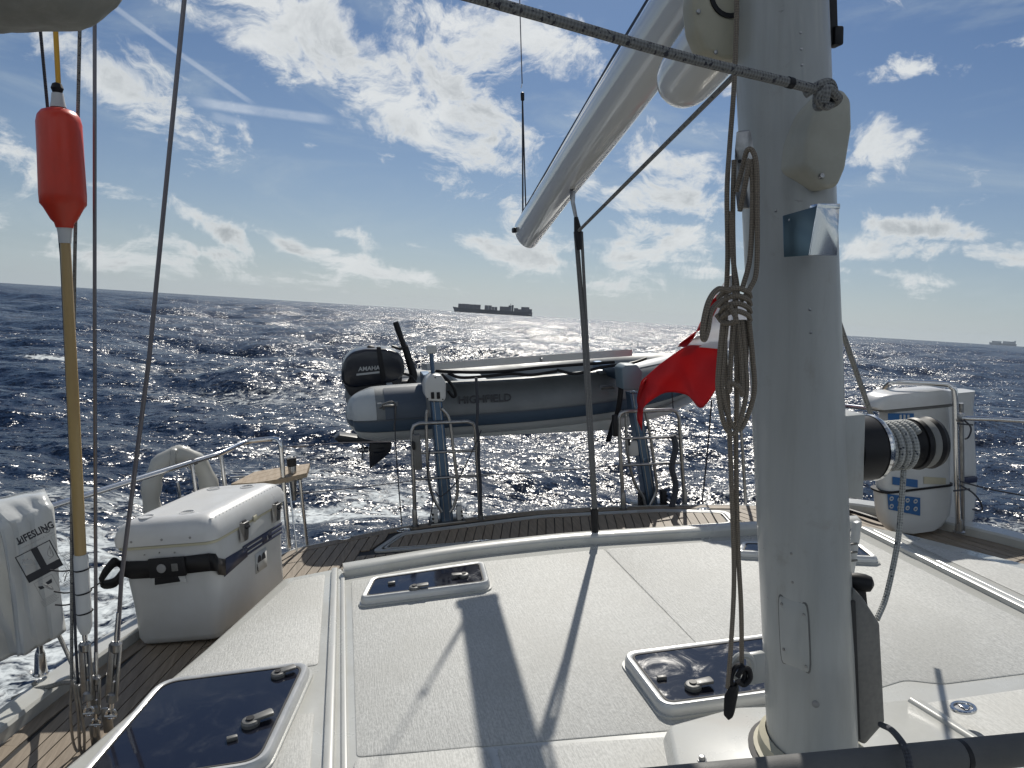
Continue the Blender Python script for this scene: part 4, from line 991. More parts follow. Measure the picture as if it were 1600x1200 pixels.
# ---- stern rail, left
RZ = .5
rp_ = [Z(-260, 960, RZ), Z(0, 822, RZ), Z(85, 790, RZ), Z(300, 722, RZ), Z(345, 708, RZ), Z(380, 692, RZ), Z(400, 688, RZ), Z(425, 686, RZ)]
corner = rp_[-1]+np.array([.035, -.02, -.02]); legb = Z(452, 858, DZ)
rl = root('stern_rail', Z(452, 858, DZ), 'polished tubular stern rail along the left side deck', 'rail', 'stainless stern rails')
rp_ = rp_+[Y(437, 690, legb[1]+.02)+np.array([0, 0, 0]), Y(440, 712, legb[1]+.01)]
MB().tube(catmull(rp_, 6)+[Y(443, 760, legb[1]), legb+np.array([0, 0, -.0])], .0155, 14).build('top_tube', STEEL, rl)
for (px, py, bx, by) in ((345, 708, 352, 800), (300, 722, 303, 830)):
    a = Z(px, py, RZ); b = np.array([a[0]+.02, a[1]-.05, DZ]); MB().tube([a, b], .0115, 12).build('stanchion', STEEL, rl)
for (px, py) in ((302, 721), (388, 689)):
    a = Z(px, py, RZ); MB().box(a+np.array([0, 0, -.002]), (.028, .05, .036), Matrix.Rotation(-.55, 3, 'Z'), .006).build('clamp', BLACK, rl)
MB().tube([Z(360, 745, .25), Y(430, 742, 5.0)], .010, 8).build('mid_tube', STEEL, rl)
rl['label'] = 'polished tubular stern rail behind the white cooler'
# bag over the forward rail
ST = root('rail_stanchion', Y(65, 1085, 3.42), 'stainless stanchion base on the gunwale under the white bag', 'stanchion')
MB().tube([Y(58, 940, 3.40), Y(64, 1040, 3.42)], .013, 12).build('tube', STEEL, ST)
MB().lathe([(0, .014), (.02, .020), (.10, .026), (.105, .032), (.11, .032)], Y(62, 1015, 3.42), nrm(Y(66, 1080, 3.42)-Y(62, 1015, 3.42)), 16).build('socket', STEEL, ST)
r = MB(); rope_px(r, [(70, 955, 3.4), (88, 985, 3.38), (105, 1020, 3.3), (118, 1050, 3.1), (122, 1062, 2.95)], .009); 
rope_px(r, [(20, 1092, 3.36), (52, 1078, 3.34), (80, 1072, 3.3), (100, 1066, 3.15), (122, 1066, 2.92)], .010)
rope_px(r, [(52, 1066, 3.36), (66, 1082, 3.36), (80, 1078, 3.36), (72, 1064, 3.42)], .010)
tag(r.build('tie_rope', ROPEG), 'grey rope knotted round the stanchion foot at the left edge', 'rope')
bg_ = root('rescue_sling_bag', Y(40, 1000, 3.3), 'white vinyl rescue sling bag with printed diagrams draped over the rail', 'bag')
def bagsheet(Lp, Rp, yy, nm, n=26, m_=16, puff=.05, fold=.015, seed=1):
    rnd = random.Random(seed); g = []
    Lc = catmull([Y(*p) for p in Lp], 6); Rc = catmull([Y(*p) for p in Rp], 6)
    for i in range(len(Lc)):
        row = []; a, b = Lc[i], Rc[i]; v = i/(len(Lc)-1)
        for k in range(m_+1):
            t = k/m_; p = a*(1-t)+b*t
            w_ = -puff*math.sin(math.pi*t)**.7+fold*math.sin(9*t+5*v+seed)*math.sin(3.1*v+seed)+fold*.6*math.sin(21*t-7*v)
            row.append(p+np.array([0, w_, 0]))
        g.append(row)
    return MB().sheet(g).build(nm, BAGV, bg_, solid=.004)
bagsheet([(-60, 790, 3.55), (-45, 786, 3.30), (-12, 815, 3.18), (2, 835, 3.16), (12, 900, 3.16), (22, 985, 3.17), (28, 1025, 3.18)],
         [(70, 764, 3.55), (72, 768, 3.34), (80, 782, 3.28), (86, 800, 3.26), (90, 880, 3.24), (98, 950, 3.24), (103, 985, 3.25)], 0, 'flap', puff=.035, seed=1)
bagsheet([(-90, 800, 3.3), (-70, 830, 3.25), (-60, 900, 3.24), (-40, 990, 3.25), (-30, 1042, 3.3)],
         [(40, 800, 3.36), (50, 840, 3.32), (70, 900, 3.3), (80, 960, 3.30), (96, 992, 3.33)], 0, 'bag_body', puff=.03, seed=3, fold=.02)
bagsheet([(-60, 792, 3.6), (-55, 830, 3.62), (-50, 920, 3.62), (-40, 1000, 3.6), (-30, 1040, 3.4)],
         [(72, 768, 3.55), (84, 805, 3.55), (92, 880, 3.52), (96, 950, 3.5), (98, 988, 3.35)], 0, 'bag_back', puff=-.06, seed=5)
ux = Y(86, 818, 3.12)-Y(20, 850, 3.08); uy = Y(28, 848, 3.09)-Y(40, 950, 3.11)
yl = 3.075
def bt_(px, py): return Y(px, py, yl+(px-30)*.0011)
bx_ = nrm(bt_(78, 824)-bt_(26, 850)); by_ = nrm(bt_(30, 850)-bt_(42, 960)); by_ = nrm(by_-bx_*np.dot(bx_, by_)); bn_ = np.cross(bx_, by_)
text('LIFESLING', bt_(30, 851), bx_, by_, .040, INK, bg_, sx=.72, bold=.0012)
c = bt_(73, 828); ring = [c+(bx_*math.cos(a)+by_*math.sin(a))*.011 for a in np.linspace(0, 6.283, 17)[:-1]]
MB().tube(ring, .0015, 5, closed=True).build('emblem_ring', INK, bg_); text('2', bt_(71, 832), bx_, by_, .018, INK, bg_)
MB().prism([bt_(27, 852), bt_(33, 850), bt_(33, 840)], bn_*.001).build('emblem', INK, bg_, smooth=False)
text('OVERBOARD RESCUE SYSTEM', bt_(34, 858), bx_, by_, .009, INKG, bg_, sx=.95)
text('INSTRUCTIONS FOR USE', bt_(36, 865), bx_, by_, .007, INKG, bg_, sx=.95)
def pp_(u, v): return bt_(20, 866)+bx_*u-by_*v       # print coordinates (m)
def frame_(u0, u1, v0, v1, w_, m, name):
    o = [pp_(u0, v0), pp_(u1, v0), pp_(u1, v1), pp_(u0, v1)]; i = [pp_(u0+w_, v0+w_), pp_(u1-w_, v0+w_), pp_(u1-w_, v1-w_), pp_(u0+w_, v1-w_)]
    MB().loft([o, i], caps=False).build(name, m, bg_, smooth=False)
frame_(.0, .125, .015, .135, .004, INK, 'panel_frame'); MB().add([pp_(.055, .015), pp_(.078, .015), pp_(.078, .105), pp_(.055, .105)], [[0, 1, 2, 3]]).build('print_bar', INK, bg_, smooth=False)
MB().add([pp_(.0, .103), pp_(.125, .103), pp_(.125, .135), pp_(.0, .135)], [[0, 1, 2, 3]]).build('print_bar', INK, bg_, smooth=False)
rr_ = random.Random(4)
sk = MB()
for (u0, v0, du) in ((.008, .03, .04), (.085, .03, .034), (.012, .155, .05), (.10, .16, .035), (.135, .13, .035)):
    P = [pp_(u0+du*rr_.random(), v0+.06*rr_.random())+bn_*.0008 for _ in range(7)]; sk.tube(P, .0012, 4, smooth=3)
sk.build('line_drawing', INKG, bg_)
frame_(.012, .078, .145, .225, .0015, INKG, 'panel_frame'); frame_(.132, .178, .005, .10, .0012, INKG, 'panel_frame'); frame_(.092, .128, .145, .20, .0012, INKG, 'panel_frame'); frame_(.134, .178, .115, .20, .0012, INKG, 'panel_frame')
MB().add([pp_(.018, .165), pp_(.034, .172), pp_(.036, .184), pp_(.022, .182)], [[0, 1, 2, 3]]).add([pp_(.046, .166), pp_(.070, .162), pp_(.066, .178), pp_(.050, .178)], [[0, 1, 2, 3]]).build('print_figure', INK, bg_, smooth=False)
ln = MB()
for (u0, v0, w_, n) in ((.004, .228, .07, 5), (.095, .205, .08, 4), (.135, .103, .04, 3), (.01, .107, .10, 0)):
    for k in range(n):
        a = v0+k*.006; ww = w_*rr_.uniform(.7, 1); ln.add([pp_(u0, a), pp_(u0+ww, a), pp_(u0+ww, a+.0022), pp_(u0, a+.0022)], [[0, 1, 2, 3]])
tag(ln.build('fine_print', INKG, bg_, smooth=False), kind='stuff')

# ---- horseshoe buoy
hb = root('horseshoe_buoy', Y(283, 815, 4.6), 'pale vinyl horseshoe lifebuoy hanging on the rail behind the cooler', 'lifebuoy')
C = Y(283, 775, 4.6); sX = Y(333, 775, 4.6)-C; P = []
for a in np.linspace(-38, 218, 26):
    r_ = math.radians(a); P.append(C+np.array([.150*math.cos(r_), .05*math.cos(r_), .245*math.sin(r_)*(1 if math.sin(r_) > 0 else 1.2)]))
mb = MB(); rad = [.045+.006*math.sin(i*1.7) for i in range(len(P))]; rad[0] = rad[-1] = .03; mb.tube(P, rad, 18, sq=(1.15, 1.1))
mb.build('cover', BUOYV, hb)
MB().tube([C+np.array([.0, -.06, .10]), C+np.array([.015, -.06, -.14])], .010, 8).box(C+np.array([.01, -.055, -.03]), (.035, .012, .10), r=.004).build('bracket', STEEL, hb)
MB().box(C+np.array([-.01, .0, .235]), (.035, .12, .115), Matrix.Rotation(.2, 3, 'Y'), .012).build('strap', BUOYV, hb)

# ---- teak seat on the stern corner
st = root('teak_stool', Z(462, 858, DZ), 'small curved teak seat board on thin legs at the left stern corner', 'seat')
zt = .27; pts = [Z(*p, zt)[:2] for p in ((361, 756), (398, 737), (440, 730), (484, 724), (479, 739), (440, 748), (400, 754))]
# boards across
xs = np.array(pts); d_ = nrm(xs[3]-xs[0]); nn = np.array([-d_[1], d_[0]])
def clip_half(poly, n_v, c_):
    out = []
    for i in range(len(poly)):
        a, b = poly[i], poly[(i+1) % len(poly)]; fa, fb = np.dot(a, n_v)-c_, np.dot(b, n_v)-c_
        if fa >= 0: out.append(a)
        if (fa > 0) != (fb > 0) and abs(fa-fb) > 1e-9: out.append(a+(b-a)*fa/(fa-fb))
    return out
lo2, hi2 = min(np.dot(p, nn) for p in xs), max(np.dot(p, nn) for p in xs); nb = 4
for i in range(nb):
    c0_, c1_ = lo2+(hi2-lo2)*i/nb+.0015, lo2+(hi2-lo2)*(i+1)/nb-.0015
    q_ = clip_half(clip_half([np.array(p) for p in pts], nn, c0_), -nn, -c1_)
    if len(q_) >= 3: MB().loft([at(q_, zt-.028), at(q_, zt)]).build('board', WOOD, st, smooth=False)
q_ = inset([tuple(p) for p in pts], .03); MB().loft([at(q_, zt-.045), at(q_, zt-.029)]).build('frame', STEELD, st, smooth=False)
MB().tube([np.array([*Z(468, 742, zt)[:2], zt-.03]), Z(480, 852, DZ)], .011, 10).build('leg', STEEL, st)
MB().tube([np.array([*Z(450, 742, zt)[:2], zt-.03]), Z(464, 862, DZ)], .006, 8).build('leg', STEEL, st)
rh = root('rod_holder', Y(457, 775, 4.88), 'short stainless rod holder tube fixed below the teak seat', 'rod holder')
MB().lathe([(0, .020), (.02, .026), (.10, .025), (.22, .018), (.25, .017)], Y(456, 722, 4.92), nrm(Y(459, 776, 4.92)-Y(456, 722, 4.92)), 16).build('tube', STEELD, rh)
MB().lathe([(0, .030), (.05, .029)], Y(455, 716, 4.92), (0, 0, -1), 14).build('rim', RUBBER, rh)

# ================================================================== COOLER
a, b, c = Y(176, 862, 3.70), Y(334, 850, 3.61), Y(448, 784, 4.30)
ex = nrm(b-a); ez = nrm(np.cross(ex, c-b)); ez = ez if ez[2] > 0 else -ez; ey_ = np.cross(ez, ex); CWd = np.linalg.norm(b-a); CL = np.dot(c-b, ey_)
SH = np.dot(c-b, ex)
co = root('cooler', a+np.array([0, 0, -.5]), 'big white marine cooler with navy stripes and steel latches on the side deck', 'cooler')
def CP(u, v, w_): return a+ex*(u*CWd+SH*v)+ey_*v*CL+ez*w_     # u across, v along, w up (m) from the lid seam
def sect(ins, z, r=.055):
    q = rpoly([(ins, ins), (CWd-ins, ins), (CWd-ins, CL-ins), (ins, CL-ins)], r, 5); return [CP((p[0])/CWd, p[1]/CL, z) for p in q]
MB().loft([sect(.055, -.478, .05), sect(.042, -.470, .05), sect(.030, -.44), sect(.028, -.30), sect(.018, -.12), sect(.010, -.012), sect(.012, -.004)]).build('body', WHITEP, co)
MB().loft([sect(.016, -.004), sect(.004, -.002), sect(.002, .010), sect(.010, .013)]).build('gasket', CREAMP, co)
lid_ = MB().loft([sect(.010, .012), sect(-.004, .014), sect(-.006, .05), sect(.004, .085), sect(.022, .112, .06), (sect(.055, .128, .06)), sect(.085, .132, .05), sect(.10, .129, .05), sect(.16, .129, .03)]).build('lid', LIDP, co)
for (u, v) in ((.25, .12), (.62, .16), (.3, .84), (.7, .82)):
    MB().lathe([(-.002, .036), (.003, .036), (.004, .030), (-.001, .028)], CP(u, v, .130), ez, 22).build('cup_ring', LIDP, lid_)
for v in np.linspace(.06, .95, 22): MB().box(CP(.945, v, .1095), (.016, .006, .004), r=.001).build('rib', LIDP, lid_)
for u in (.2, .5, .78):
    MB().lathe([(-.004, .0065), (.003, .006), (.004, .002)], CP(u, -.005, .04), -ey_, 12).build('rivet', INKG, lid_)
for v in (.34, .80):
    la = MB().loft([[CP(1.0, v-.03, -.07), CP(1.0, v+.03, -.07), CP(1.035, v+.026, -.065), CP(1.035, v-.026, -.065)], [CP(1.0, v-.035, .03), CP(1.0, v+.035, .03), CP(1.06, v+.032, .026), CP(1.06, v-.032, .026)]]).build('latch', STEELD, co)
    MB().prism([CP(1.03, v-.028, .03), CP(1.03, v+.028, .03), CP(1.07, v+.028, -.005), CP(1.07, v-.028, -.005)], ez*.008, .002).build('latch_hook', BLACK, la)
MB().box(CP(.995, .57, .012), (.006, .14, .03), np.array([ex, ey_, ez]).T, .002).build('lid_grip', CREAMP, co)
# stripes on the long side
def side(v0, v1, w0a, w1a, w0b, w1b, m, nm):
    o = .0025
    f = lambda v, w_: CP(1, v, w_)-ex*((.010+(-w_-.012)*.075 if w_ > -.12 else .018+(-w_-.12)*.055)-o)
    MB().sheet([[f(v0, w0a), f((v0+v1)/2, (w0a+w0b)/2), f(v1, w0b)], [f(v0, w1a), f((v0+v1)/2, (w1a+w1b)/2), f(v1, w1b)]]).build(nm, m, co, solid=.001)
side(.12, .42, -.190, -.105, -.165, -.110, INKN, 'navy_band')
for k, (w0, h_) in enumerate(((-.100, .016), (-.124, .016), (-.148, .012))): side(.36, .93, w0-h_, w0, w0-h_, w0, INKN, 'stripe')
side(.63, .77, -.150, -.10, -.150, -.10, INKN, 'stripe_badge')
side(.52, .68, -.285, -.180, -.285, -.180, PAPER, 'maker_plate')
f = lambda v, w_: CP(1, v, w_)-ex*(.018+(-w_-.12)*.055-.0062)
text('Igloo', f(.53, -.272), ey_, ez, .050, INK, co, sx=.85, bold=.0015)
for v0 in (.568, .628): MB().prism([f(v0-.026, -.232)]+[f(v0+.026*math.cos(t), -.232+.036*math.sin(t)*1.) for t in np.linspace(math.pi, 0, 8)]+[f(v0+.026, -.232)], ex*.001).build('badge_mark', INK, co, smooth=False)
text('R', f(.685, -.145)+ex*.002, ey_, ez, .034, PAPER, co)
# recessed grip on the front end
fr_ = lambda u, w_: CP(u, 0, w_)+ey_*((.010+(-w_-.012)*.075 if w_ > -.12 else .018+(-w_-.12)*.055)-.004)
MB().prism([fr_(.33, -.185), fr_(.68, -.175), fr_(.66, -.13), fr_(.34, -.135)], -ey_*.006, .004).build('grip_surround', WHITEP, co)
MB().prism([fr_(.36, -.178), fr_(.62, -.170), fr_(.60, -.138), fr_(.37, -.142)], -ey_*.009, .003).build('grip_recess', BLACK, co)
for u in (.30, .45, .60): MB().lathe([(0, .004), (.004, .0035)], fr_(u, -.02-.01*(u*3 % 1)), -ey_, 8).build('screw', STEELD, co)
# webbing strap around it
sp = root('cooler_strap', CP(.4, 0, -.1), 'black webbing strap with buckle around the front of the cooler', 'strap')
fs = lambda u, w_: CP(u, 0, w_)+ey_*(.010+(-w_-.012)*.075-.006)
MB().sheet([[fs(u, wl+.0), fs(u, wh)] for u, wl, wh in ((.04, -.120, -.045), (.14, -.140, -.055), (.3, -.142, -.058), (.6, -.136, -.052), (.93, -.130, -.045))]).build('webbing', BLACK, sp, solid=.006)
fside = lambda v, w_: CP(1, v, w_)-ex*(.010+(-w_-.012)*.075-.006)
MB().sheet([[fs(.93, -.130), fs(.93, -.045)], [CP(.995, .012, -.133)+ex*.0, CP(.999, .012, -.050)], [fside(.05, -.160), fside(.05, -.080)], [fside(.13, -.185), fside(.13, -.105)]]).build('webbing', BLACK, sp, solid=.006)
MB().box(fs(.52, -.093)-ey_*.012, (.17, .02, .092), np.array([ex, ey_, ez]).T, .006).build('buckle', BLACK, sp)
MB().lathe([(0, .021), (.006, .021), (.007, .014)], fs(.47, -.093)-ey_*.020, -ey_, 18).build('button', INKG, sp)
MB().box(fs(.60, -.093)-ey_*.022, (.03, .004, .036), np.array([ex, ey_, ez]).T, .002).build('buckle_bar', GREYP, sp)
lp = [fs(.05, -.075), Y(178, 880, 3.66), Y(160, 902, 3.64), Y(158, 914, 3.66), Y(178, 912, 3.68), fs(.06, -.11)]
q_ = catmull(lp, 6); MB().sheet([[p+np.array([0, 0, .026]), p+np.array([0, .012, -.02])] for p in q_]).build('strap_tail', BLACK, sp, solid=.008)

# ================================================================== AFT: GATES, DAVITS, SOLAR PANEL
def gate(pts, bars, yv, label, extra):
    t = root('stern_gate', Y(*pts[0], yv), label, 'gate', 'stainless stern gates'); Pp = [Y(*p, yv) for p in pts]
    # round the two top corners
    def rc_(i, r): a_, b_, c_ = Pp[i-1], Pp[i], Pp[i+1]; return [b_+nrm(a_-b_)*r, b_+nrm(a_-b_)*r*.3+nrm(c_-b_)*r*.3, b_+nrm(c_-b_)*r]
    MB().tube([Pp[0]]+rc_(1, .05)+rc_(2, .05)+[Pp[3]], .0135, 12).build('frame', STEELD, t)
    for a_, b_ in bars: MB().tube([Y(*a_, yv), Y(*b_, yv)], .0095, 10).build('crossbar', STEELD, t)
    for p in (Pp[0], Pp[3]): MB().lathe([(0, .030), (.006, .030), (.010, .019), (.11, .017), (.12, .014)], p, (0, 0, 1), 16).build('foot_socket', STEELD, t)
    return t
gA = gate(((649, 822), (643, 662), (742, 658), (751, 812)), (((646, 708), (744, 704)), ((648, 749), (747, 743))), 5.0, 'left tubular stern gate in front of the dinghy motor', 0)
gB = gate(((974, 795), (966, 643), (1060, 640), (1070, 790)), (((968, 685), (1062, 683)), ((971, 727), (1064, 723))), 4.86, 'right tubular stern gate beneath the red flag', 0)
def clutter(pts, yv, r, m, label, name='hanging_line'):
    b = MB(); P = [Y(*p, yv) for p in pts]; b.tube(P, r, 7, smooth=6); tag(b.build(name, m), label, 'rope')
clutter([(744, 590), (746, 640), (745, 665), (748, 690), (748, 720), (751, 760), (751, 805)], 4.96, .010, ROPED, 'dark rope bundled down the right post of the left gate')
clutter([(1052, 680), (1056, 700), (1050, 730), (1056, 760), (1050, 792)], 4.80, .022, ROPED, 'dark rope bundle on the right post of the right gate')
clutter([(616, 632), (618, 690), (622, 750), (628, 822)], 5.05, .004, ROPED, 'thin line hanging from the dinghy stern left of the gate')
clutter([(1097, 785), (1104, 720), (1112, 625)], 4.9, .006, ROPED, 'thin line rising right of the right stern gate', 'flag_halyard')
clutter([(752, 672), (740, 700), (715, 750), (690, 775), (680, 768)], 4.93, .004, ROPED, 'slack thin cord crossing the left gate')
clutter([(670, 820), (676, 780), (668, 740), (672, 700)], 4.95, .004, ROPED, 'thin cord inside the left gate')
clutter([(1045, 575), (1049, 600), (1052, 640)], 4.95, .004, ROPED, 'short cord between flag and right gate')
lf = root('stern_lifeline', Y(545, 690, 5.0), 'thin wire lifelines strung across the open stern', 'wire')
for pts in ([(443, 698, 4.95), (470, 697, 4.97), (530, 692, 5.0), (643, 690, 5.0)], [(447, 770, 4.92), (480, 770, 4.93), (560, 762, 4.97), (647, 751, 5.0)], [(751, 742, 5.0), (830, 739, 5.0), (968, 727, 4.9)]):
    MB().tube([Y(*p) for p in pts], .0035, 6).build('wire', WIRE, lf)
for p in ((470, 697, 4.97), (470, 770, 4.93), (757, 742, 5)): MB().lathe([(-.05, .004), (-.03, .009), (.03, .009), (.05, .004)], Y(*p), (1, 0, 0), 8).build('tensioner', STEELD, lf)
for (px, py, w_, h_, lab) in ((652, 706, .05, .24, 'grey outboard bracket pad on the left post of the left gate'), (987, 700, .09, .11, 'pale motor bracket plate on the left post of the right gate')):
    t = root('post_bracket', Y(px, py, 4.95), lab, 'bracket'); MB().box(Y(px, py, 4.96), (w_, .05, h_), r=.008).build('pad', GREYP if w_ < .06 else WHITEP, t)
    MB().box(Y(px-6, py-10, 4.93), (.02, .05, .05), r=.004).build('clamp', BLACK, t)
pe = root('spare_strap', Y(972, 650, 4.82), 'black strap hanging on the left post of the right gate', 'strap')
MB().box(Y(961, 665, 4.80), (.035, .04, .15), r=.008).build('webbing', BLACK, pe)

def davit(foot, top, headpoly, headm, label, kind, leftp):
    yv = 5.06 if kind == 0 else 4.98
    t = root('davit', Y(*foot, yv), label, 'davit', 'davits holding the dinghy')
    a_, b_ = Y(*foot, yv), Y(*top, yv); dx_ = np.array([.043, 0, 0]); dy_ = np.array([0, .05, 0])
    MB().loft([[a_-dx_-dy_, a_+dx_-dy_, a_+dx_+dy_, a_-dx_+dy_], [b_-dx_*.85-dy_, b_+dx_*.85-dy_, b_+dx_*.85+dy_, b_-dx_*.85+dy_]]).build('post', SKYSTEEL, t, bevel=.008)
    for s_ in (-.018, .02): MB().loft([[p+np.array([s_-.002, -.0525, 0]), p+np.array([s_+.002, -.0525, 0]), p+np.array([s_+.002, -.049, 0]), p+np.array([s_-.002, -.049, 0])] for p in (a_, b_)]).build('post_rib', STEELD, t)
    MB().box(a_+np.array([0, 0, .012]), (.24, .18, .02), r=.004).build('base_plate', STEELD, t)
    for s_ in (-1, 1):
        MB().box(a_+np.array([s_*.085, -.04, .07]), (.04, .05, .10), r=.008).build('foot_block', RUBBER if kind else WHITEP, t)
        for k in range(3): MB().lathe([(0, .008), (.01, .008)], a_+np.array([s_*.10, -.06, .022+.03*k]), (0, -1, 0), 8).build('bolt', BLACK, t)
    hp = MB().prism([Y(*p, yv-.075) for p in headpoly], (0, .15, 0), .012, 2).build('head', headm, t)
    # arm reaching aft over the dinghy
    hc = Y(*headpoly[0], yv); z_ = np.mean([Y(*p, yv)[2] for p in headpoly])+.02
    MB().loft([[np.array([b_[0]+sx_, yy, z_-.03+sz_]) for sx_, sz_ in ((-.03, -.04), (.03, -.04), (.03, .04), (-.03, .04))] for yy in (yv+.05, 5.75)]).build('arm', SKYSTEEL, t, bevel=.006)
    return t, yv
tA, yA = davit((698, 815), (681, 625), ((668, 590), (676, 585), (690, 586), (697, 598), (697, 622), (693, 628), (670, 627), (664, 618), (663, 600)), CREAM if False else WHITEP, 'left davit post with cream cap behind the left stern gate', 0, 0)
for px in (676, 685): MB().box(Y(px, 618, yA-.078), (.022, .012, .045), r=.004).build('cap_slot', BLACK, tA)
for px, py in ((668, 623), (692, 624), (680, 590)): MB().lathe([(0, .005), (.004, .004)], Y(px, py, yA-.076), (0, -1, 0), 8).build('screw', BLACK, tA)
MB().tube([Y(677, 588, yA), Y(673, 545, yA)], .014, 8).build('upper_tube', SKYSTEEL, tA)
MB().box(Y(674, 545, yA), (.065, .06, .062), r=.012).build('top_cap', WHITEP, tA)
tB, yB = davit((1016, 790), (988, 612), ((971, 576), (978, 570), (996, 570), (1004, 580), (1004, 606), (1000, 610), (974, 609)), mat('davit_head', (.13, .18, .22), .5), 'right davit post with blue grey head beside the red flag', 1, 0)
for (lst, yv, par) in ((((668, 640), (666, 660), (669, 740), (676, 775), (690, 800)), 5.0, tA), (((690, 638), (702, 655), (708, 700), (715, 760), (710, 788), (703, 800)), 5.0, tA),
                       (((978, 640), (980, 700), (990, 750), (1004, 775), (1008, 790)), 4.9, tB), (((1008, 640), (1016, 680), (1024, 740), (1026, 765), (1016, 790)), 4.9, tB)):
    MB().tube([Y(*p, yv) for p in lst], .011, 9, smooth=6).build('guard_hoop', STEELD, par)
# solar panel on the davit arms
sp_ = root('solar_panel', Y(830, 575, 5.2), 'long thin solar panel lying across the two davit arms', 'solar panel')
a_, b_ = Y(668, 579, 5.15), Y(988, 556, 5.15); up_ = np.array([0, 0, .046]); dp = np.array([0, .42, -0.045])
MB().loft([[a_, b_, b_+up_, a_+up_], [a_+dp, b_+dp, b_+dp+up_, a_+dp+up_]]).build('panel_frame', HFRAME, sp_, smooth=False)
g = .02*nrm(b_-a_)
MB().loft([[a_+g+up_+dp*.06, b_-g+up_+dp*.06, b_-g+dp*.94+up_, a_+g+dp*.94+up_], [p+np.array([0, 0, .003]) for p in (a_+g+up_+dp*.06, b_-g+up_+dp*.06, b_-g+dp*.94+up_, a_+g+dp*.94+up_)]]).build('solar_cells', SOLARM, sp_, smooth=False)
MB().box((a_+b_)/2+np.array([.06, -.012, .017]), (.012, .02, .03), r=.003).build('joint_clip', STEELD, sp_)
b = MB()
for lst in ([(700, 583), (720, 590), (760, 588), (800, 584), (830, 586), (870, 580)], [(690, 585), (705, 600), (712, 615), (708, 620), (700, 610)], [(870, 578), (900, 584), (940, 574), (985, 568), (1010, 560)], [(680, 580), (740, 582), (790, 580), (860, 573), (960, 566)]):
    b.tube([Y(*p, 5.17) for p in lst], .011, 7, smooth=6)
tag(b.build('panel_cable', BLACK), 'black cables slung under the solar panel', 'cable')

# ================================================================== DINGHY
dg = root('dinghy', Y(760, 690, 5.9), 'grey inflatable dinghy with rigid hull hanging on the stern davits', 'dinghy')
near = [((541, 652), 5.52, .035), ((546, 651), 5.52, .09), ((556, 649), 5.52, .145), ((575, 647), 5.5, .185), ((600, 645), 5.5, .198), ((700, 638), 5.5, .2), ((820, 630), 5.5, .2), ((930, 618), 5.52, .2), ((1000, 604), 5.62, .198), ((1050, 590), 5.80, .19), ((1090, 577), 6.05, .18), ((1115, 570), 6.3, .17)]
Pn = [Y(*p, y_) for p, y_, r_ in near]; Rn = [r_ for *_, r_ in near]
CY = 6.12
Pf = [np.array([p[0], 2*CY-p[1]-.0, p[2]-.05]) for p in Pn]; Pf[-1] = np.array([Pn[-1][0]+.02, 2*CY-Pn[-1][1], Pn[-1][2]])
path = Pn+Pf[::-1]; rad = Rn+Rn[::-1]; path = [p for i, p in enumerate(path) if i != len(Pn)]; rad = [p for i, p in enumerate(rad) if i != len(Pn)]
qq = catmull([list(p)+[r_] for p, r_ in zip(path, rad)], 6)
MB().tube([p[:3] for p in qq], [p[3] for p in qq], 32).build('tube', TUBEG, dg)
def tubepatch(i0, i1, t0, t1, off, m, nm, n=8, taper=0):
    """strip glued to the near tube between two angles (deg above horizontal, outboard side)"""
    Q = catmull([list(p)+[r_] for p, r_ in zip(Pn, Rn)], 6); g = []
    A_, B_ = int(i0*6), int(i1*6)
    for i in range(A_, min(B_, len(Q)-1)+1):
        p = Q[i][:3]; r_ = Q[i][3]+off; t = nrm(Q[min(i+1, len(Q)-1)][:3]-Q[max(i-1, 0)][:3]); o = nrm(np.cross(t, [0, 0, 1])); u_ = np.cross(o, t)
        f_ = (i-A_)/(B_-A_); tt1 = t1-(t1-t0)*taper*f_
        g.append([p+r_*(o*math.cos(math.radians(a_))+u_*math.sin(math.radians(a_))) for a_ in np.linspace(t0, tt1, n)])
    return MB().sheet(g).build(nm, m, dg)
tubepatch(.3, 10.5, -28, -6, .012, mat('rub_strake', (.045, .075, .115), .5), 'rub_strake')
tubepatch(.3, 10.5, -7, -4.5, .0145, TUBEDK, 'strake_line'); tubepatch(.3, 10.5, -30, -27.5, .0145, TUBEDK, 'strake_line')
tubepatch(.4, 3.7, -4, 75, .003, TUBELT, 'pale_cone_patch'); tubepatch(.5, 10.5, -88, -30, .004, mat('dinghy_pale', (.50, .52, .51), .45), 'lower_patch')
tubepatch(4.1, 4.75, -4, 70, .004, TUBEDK, 'navy_sweep', taper=.0)
tubepatch(7.0, 9.2, 60, 80, .004, TUBELT, 'top_patch')
for (px, py, w_) in ((606, 636, .15), (950, 607, .13)):
    c = Y(px, py, 5.31 if px < 900 else 5.33); hp = MB(); hp.box(c+np.array([0, .012, 0]), (w_, .02, .065), r=.008, seg=2).build('handle_patch', mat('handle_patch', (.16, .18, .2), .6), dg)
    MB().tube([c+np.array([-w_*.36, 0, 0]), c+np.array([-w_*.2, -.03, .012]), c+np.array([w_*.2, -.03, .012]), c+np.array([w_*.36, 0, 0])], .008, 8, smooth=4).build('grab_handle', GREYP, dg)
tx = Y(790, 618, 5.29)-Y(717, 622, 5.29)
text('HIGHFIELD', Y(716, 631, 5.297), tx, (0, .12, 1), .078, INK, dg, bold=.0015, sx=1.02)
